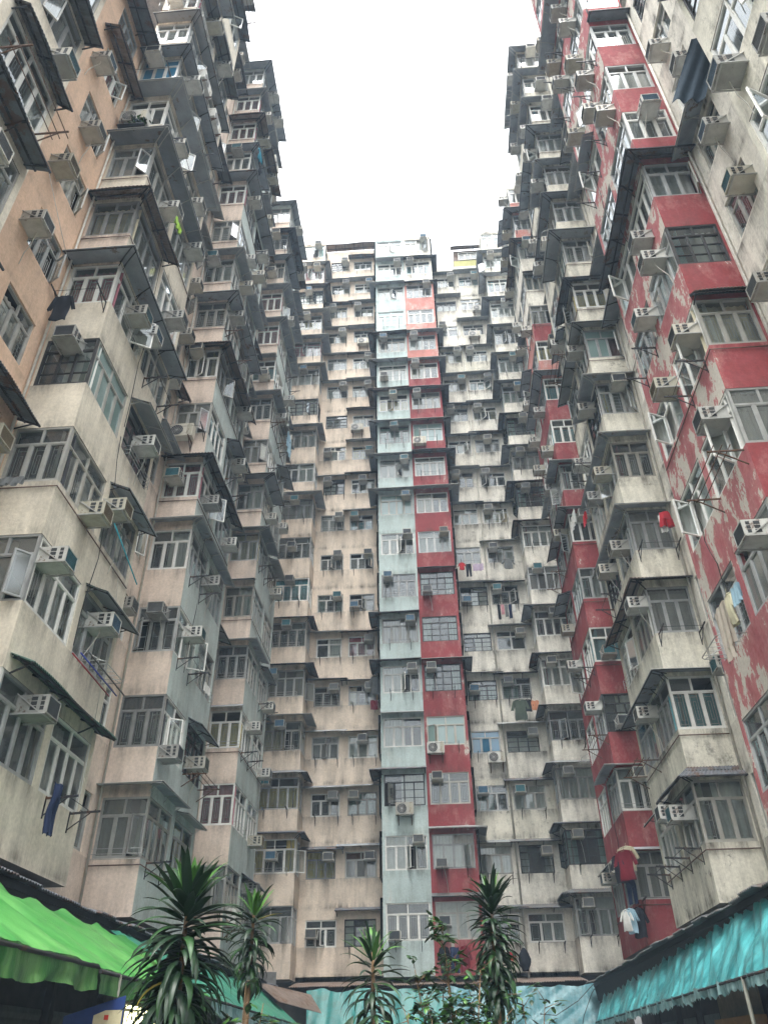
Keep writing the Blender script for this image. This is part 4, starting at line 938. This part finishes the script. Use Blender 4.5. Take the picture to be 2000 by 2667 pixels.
LAMP = bpy.data.materials.new('warm_lamp'); LAMP.use_nodes = True; b = LAMP.node_tree.nodes['Principled BSDF']; b.inputs['Emission Color'].default_value = (1, .72, .18, 1); b.inputs['Emission Strength'].default_value = 5
m = MB(); m.box((5.85, 37.3, sill(4)+.9), (6.5, 37.4, sill(4)+1.3)); tag(m.build('ceiling_lamp', [LAMP]), 'glowing yellow lamp inside a window of the white corner stack', 'lamp')

# ------------------------------------------------------------------ plants
def leafmat(name, a, b_, rough=.35):
    m, nt, b = newmat(name); n = ramp(nt, nz(nt, 5, 3), [(.3, 0), (.7, 1)]); nt.links.new(mixc(nt, n, a, b_), b.inputs['Base Color']); b.inputs['Roughness'].default_value = rough; b.inputs['Specular IOR Level'].default_value = .38
    return m
LF_D = leafmat('dark_leaf', (.006, .019, .008), (.011, .034, .012), .45); LF_M = leafmat('mid_leaf', (.014, .05, .013), (.022, .07, .017), .48)
LF_Y = leafmat('young_leaf', (.04, .12, .02), (.07, .18, .03), .4); LF_O = leafmat('yellowing_leaf', (.25, .2, .02), (.3, .25, .04)); BARK = plain('plant_bark', (.16, .1, .05), .85, 0, .4)
def leaf(mb, p, az, el, L, W, droop, m, n=8, twist=0):
    p = Vector(p); pts = []; d0 = None
    for i in range(n+1):
        t = i/n; e = el-droop*t*t; d = Vector((cos(az)*cos(e), sin(az)*cos(e), sin(e)))
        if i: p = p+d*(L/n)
        w = W*min(1, .35+t*2.2)*(1-t**2.6)*.5+.002
        s = Vector((-sin(az), cos(az), 0)); upv = s.cross(d).normalized(); s = s*cos(twist*t)+upv*sin(twist*t)
        pts.append((p+s*w+upv*w*.35, p, p-s*w+upv*w*.35))
    mb.grid([[q[k] for q in pts] for k in range(3)], m)
def dracaena(lab, x, y, ztop, zbot, L, W, seed, nrows, per, young, lean=(0, 0), spread=1, heads=()):
    r = random.Random(seed); e = empty('dracaena_tree', (x, y, 0), lab, 'dracaena'); c = MB(); t = MB()
    H = ztop-zbot
    def head(x, y, zt, zb, rows, per, L):
        for k in range(rows):
            f = k/max(1, rows-1); z = zt-(zt-zb)*f
            for i in range(per):
                az = 2*pi*(i+.5*(k % 2))/per+r.uniform(-.6, .6); el = R(76)-R(70)*min(1, f*4)-R(40)*max(0, f-.3)+r.uniform(-.3, .3)
                LL = L*(.62 if k == 0 else 1)*r.uniform(.75, 1.12)*(1 if f < .6 else .9); mt = (2 if (k < young and r.random() < .6) else (1 if r.random() < .25 else 0))
                if r.random() < .008: mt = 3
                leaf(c, (x+.02*cos(az), y+.02*sin(az), z+r.uniform(-.02, .02)), az, el, LL, W*r.uniform(.8, 1.15), R(22)+R(105)*f+r.uniform(-.3, .5), mt, twist=r.uniform(-.5, .5))
    head(x, y, ztop, zbot, nrows, per, L)
    for (dx, dy, zt, zb, rows, pr, ll) in heads:
        head(x+dx, y+dy, zt, zb, rows, pr, ll)
        t.tube([(x+dx*.2, y+dy*.2, .2), (x+dx*.9, y+dy*.9, zb*.6), (x+dx, y+dy, zt)], [.035, .025, .012], 8)
    t.tube([(x+lean[0], y+lean[1], 0), (x+lean[0]*.4, y, ztop*.6), (x, y, ztop)], [.05, .035, .015], 8)
    t.build('trunk', [BARK], e); c.build('crown', [LF_D, LF_M, LF_Y, LF_O], e)
    return e
dracaena('tall dark dracaena with wide drooping crown in front of the left wing', -2.27, 7.5, 2.84, 1.75, .55, .085, 1, 22, 10, 2, (.05, 0), 1, [(-.15, .4, 2.25, 1.7, 8, 9, .5)])
dracaena('smaller light tipped dracaena behind the tall dark one', -2.22, 10.0, 3.1, 2.4, .36, .055, 2, 14, 9, 2, (0, 0), 1, [])
dracaena('slim dracaena in front of the pale blue centre stack', -.74, 9.0, 2.52, 1.8, .42, .055, 3, 12, 8, 2, (.02, 0))
dracaena('tall shaggy dracaena in front of the red centre stack', .56, 10.0, 3.18, 2.1, .37, .055, 4, 30, 9, 2, (-.08, 0))
def bush(lab, base, tips, n, lsz, seed, mats=(.5, .4), name='shrub'):
    r = random.Random(seed); e = empty(name, base, lab, 'shrub' if name == 'shrub' else 'tree'); t = MB(); c = MB(); b0 = Vector(base)
    for tip, k in tips:
        tp = Vector(tip); mid = b0.lerp(tp, .5)+Vector((r.uniform(-.1, .1), r.uniform(-.1, .1), .1)); t.tube([b0, mid, tp], [.018, .011, .004], 6)
        for i in range(k):
            f = r.uniform(.35, 1.02); q = (b0.lerp(mid, f*2) if f < .5 else mid.lerp(tp, f*2-1)); az = r.uniform(0, 2*pi); R_ = r.uniform(.04, .26)*(1.15-.5*f); q2 = q+Vector((cos(az)*R_, sin(az)*R_, r.uniform(-.05, .14)))
            t.tube([q, q2], [.004, .002], 4)
            for j in range(r.randint(3, 6)):
                leaf(c, q2+Vector((r.uniform(-.02, .02), r.uniform(-.02, .02), r.uniform(-.03, .02))), r.uniform(0, 2*pi), r.uniform(-.5, .7), lsz*r.uniform(.6, 1.2), lsz*.5*r.uniform(.8, 1.2), r.uniform(.2, 1.2), r.choice([0, 1, 1, 2]) if r.random() > .1 else 0, 4)
    t.build('branches', [BARK], e); c.build('foliage', [LF_D, LF_M, LF_Y], e); return e
bush('thin sapling with small bright leaves between the two slim dracaenas', (.16, 8.5, 0), [((-.02, 8.5, 2.62), 60), ((.0, 8.45, 2.3), 55), ((-.3, 8.55, 2.32), 45), ((.32, 8.5, 2.3), 45), ((-.2, 8.5, 2.1), 50), ((.22, 8.5, 2.05), 50), ((.05, 8.6, 1.95), 50)], 0, .1, 5, name='sapling_tree')
bush('low leafy shrub right of the shaggy dracaena', (.75, 9.0, 0), [((.72, 9, 2.1), 22), ((.95, 9.1, 2.05), 22), ((.55, 8.9, 1.95), 20)], 0, .09, 6)
bush('low shrub with bright leaves right of the tall dark dracaena', (-1.75, 8.0, 0), [((-1.8, 8, 2.2), 16), ((-1.65, 8.1, 2.05), 18), ((-1.95, 8, 1.95), 14)], 0, .11, 7)
bush('low leafy shrub left of the thin sapling', (-.3, 8.0, 0), [((-.35, 8, 1.95), 16), ((-.15, 8.1, 1.9), 16)], 0, .09, 8)
bl = MB(); leaf(bl, (-1.0, 8.2, 1.6), R(60), R(72), .45, .2, R(45), 0, 10); leaf(bl, (-1.05, 8.2, 1.65), R(170), R(55), .5, .2, R(60), 1, 10); leaf(bl, (-1.3, 8.2, 1.75), R(150), R(30), .5, .16, R(60), 1, 10); leaf(bl, (-.95, 8.2, 1.7), R(20), R(60), .4, .2, R(50), 0, 10)
bl.tube([(-1.0, 8.2, 0), (-1.0, 8.2, 1.7)], .02, 6, 2)
tag(bl.build('broad_leaf_plant', [LF_D, LF_M, BARK]), 'plant with broad dark leaves under the slim left dracaena', 'plant')

TL_, TR_, BL_, BR_, PZ_ = (6.7, 8.6, 20.6), (7.43, 8.6, 20.8), (5.67, 8.6, 17.94), (6.33, 8.6, 17.9), 24.0
m = MB()
for q in (0, 1):
    P = []
    for a in range(9):
        f = a/8; A = Vector(TL_).lerp(Vector(BL_), f); B = Vector(TR_).lerp(Vector(BR_), f)
        P.append([A.lerp(B, b_/14)+Vector((0, .012*q+.035*sin(b_*1.1+f*2)*(.4+f), .02*sin(b_*.9))) for b_ in range(15)])
    m.grid(P)
tag(m.build('tarpaulin', [clo('dark_tarpaulin', (.03, .045, .06))]), 'large dark tarpaulin hanging high between the near right stacks', 'tarpaulin')
pl_ = empty('potted_plant', (-7.75, 11.4, PZ_), 'leafy green potted plant on a high sill of the cream left stack', 'potted plant')
m = MB(); m.tube([(-7.75, 11.4, PZ_), (-7.75, 11.4, PZ_+.18)], [.08, .11], 10); m.build('pot', [plain('clay_pot', (.25, .1, .05), .8)], pl_)
m = MB(); m.box((-8.3, 11.2, PZ_-.03), (-7.5, 11.76, PZ_-.005)); m.build('shelf', [STEEL], pl_)
rr_ = random.Random(5); m = MB()
for q in range(150): leaf(m, (-7.75+rr_.gauss(0, .13), 11.4+rr_.gauss(0, .1), PZ_+.3+rr_.gauss(0, .13)), rr_.uniform(0, 6.3), rr_.uniform(-.6, 1), .12, .055, .8, rr_.choice((0, 1, 2)), 4)
m.build('foliage', [LF_D, LF_M, LF_Y], pl_)
# ------------------------------------------------------------------ air: added volume, mostly standing in for the lens veil
hz = MB(); hz.box((-42, -27, -1), (42, 72, 64)); hm = bpy.data.materials.new('lens_veil_haze'); hm.use_nodes = True; nt = hm.node_tree; nt.nodes.remove(nt.nodes['Principled BSDF'])
pv = nt.nodes.new('ShaderNodeVolumePrincipled'); pv.inputs['Color'].default_value = (.58, .78, 1, 1); pv.inputs['Density'].default_value = .0014; pv.inputs['Anisotropy'].default_value = .0
nt.links.new(pv.outputs[0], nt.nodes['Material Output'].inputs['Volume']); tag(hz.build('lens_veil_haze', [hm]), kind='stuff')
# ------------------------------------------------------------------ light
w = bpy.data.worlds.new('World'); sc.world = w; w.use_nodes = True
nt = w.node_tree; bg = nt.nodes['Background']
sky = nt.nodes.new('ShaderNodeTexSky'); sky.sky_type = 'NISHITA'; sky.sun_disc = False; sky.sun_elevation = R(72); sky.sun_rotation = R(200); sky.air_density = 2; sky.dust_density = 6
hs = nt.nodes.new('ShaderNodeHueSaturation'); hs.inputs['Saturation'].default_value = .14; hs.inputs['Value'].default_value = 1.0
nt.links.new(sky.outputs[0], hs.inputs['Color']); nt.links.new(hs.outputs[0], bg.inputs['Color']); bg.inputs['Strength'].default_value = .15
sl = bpy.data.lights.new('sun', 'SUN'); sl.energy = .5; sl.angle = R(25); sl.color = (1, .97, .92)
so = bpy.data.objects.new('sun', sl); COL.objects.link(so)
so.rotation_euler = (R(18), 0, R(20))
sc.view_settings.view_transform = 'Standard'; sc.view_settings.look = 'None'; sc.view_settings.gamma = 1; sc.view_settings.exposure = 2.12
sc.cycles.max_bounces = 8; sc.cycles.transparent_max_bounces = 12
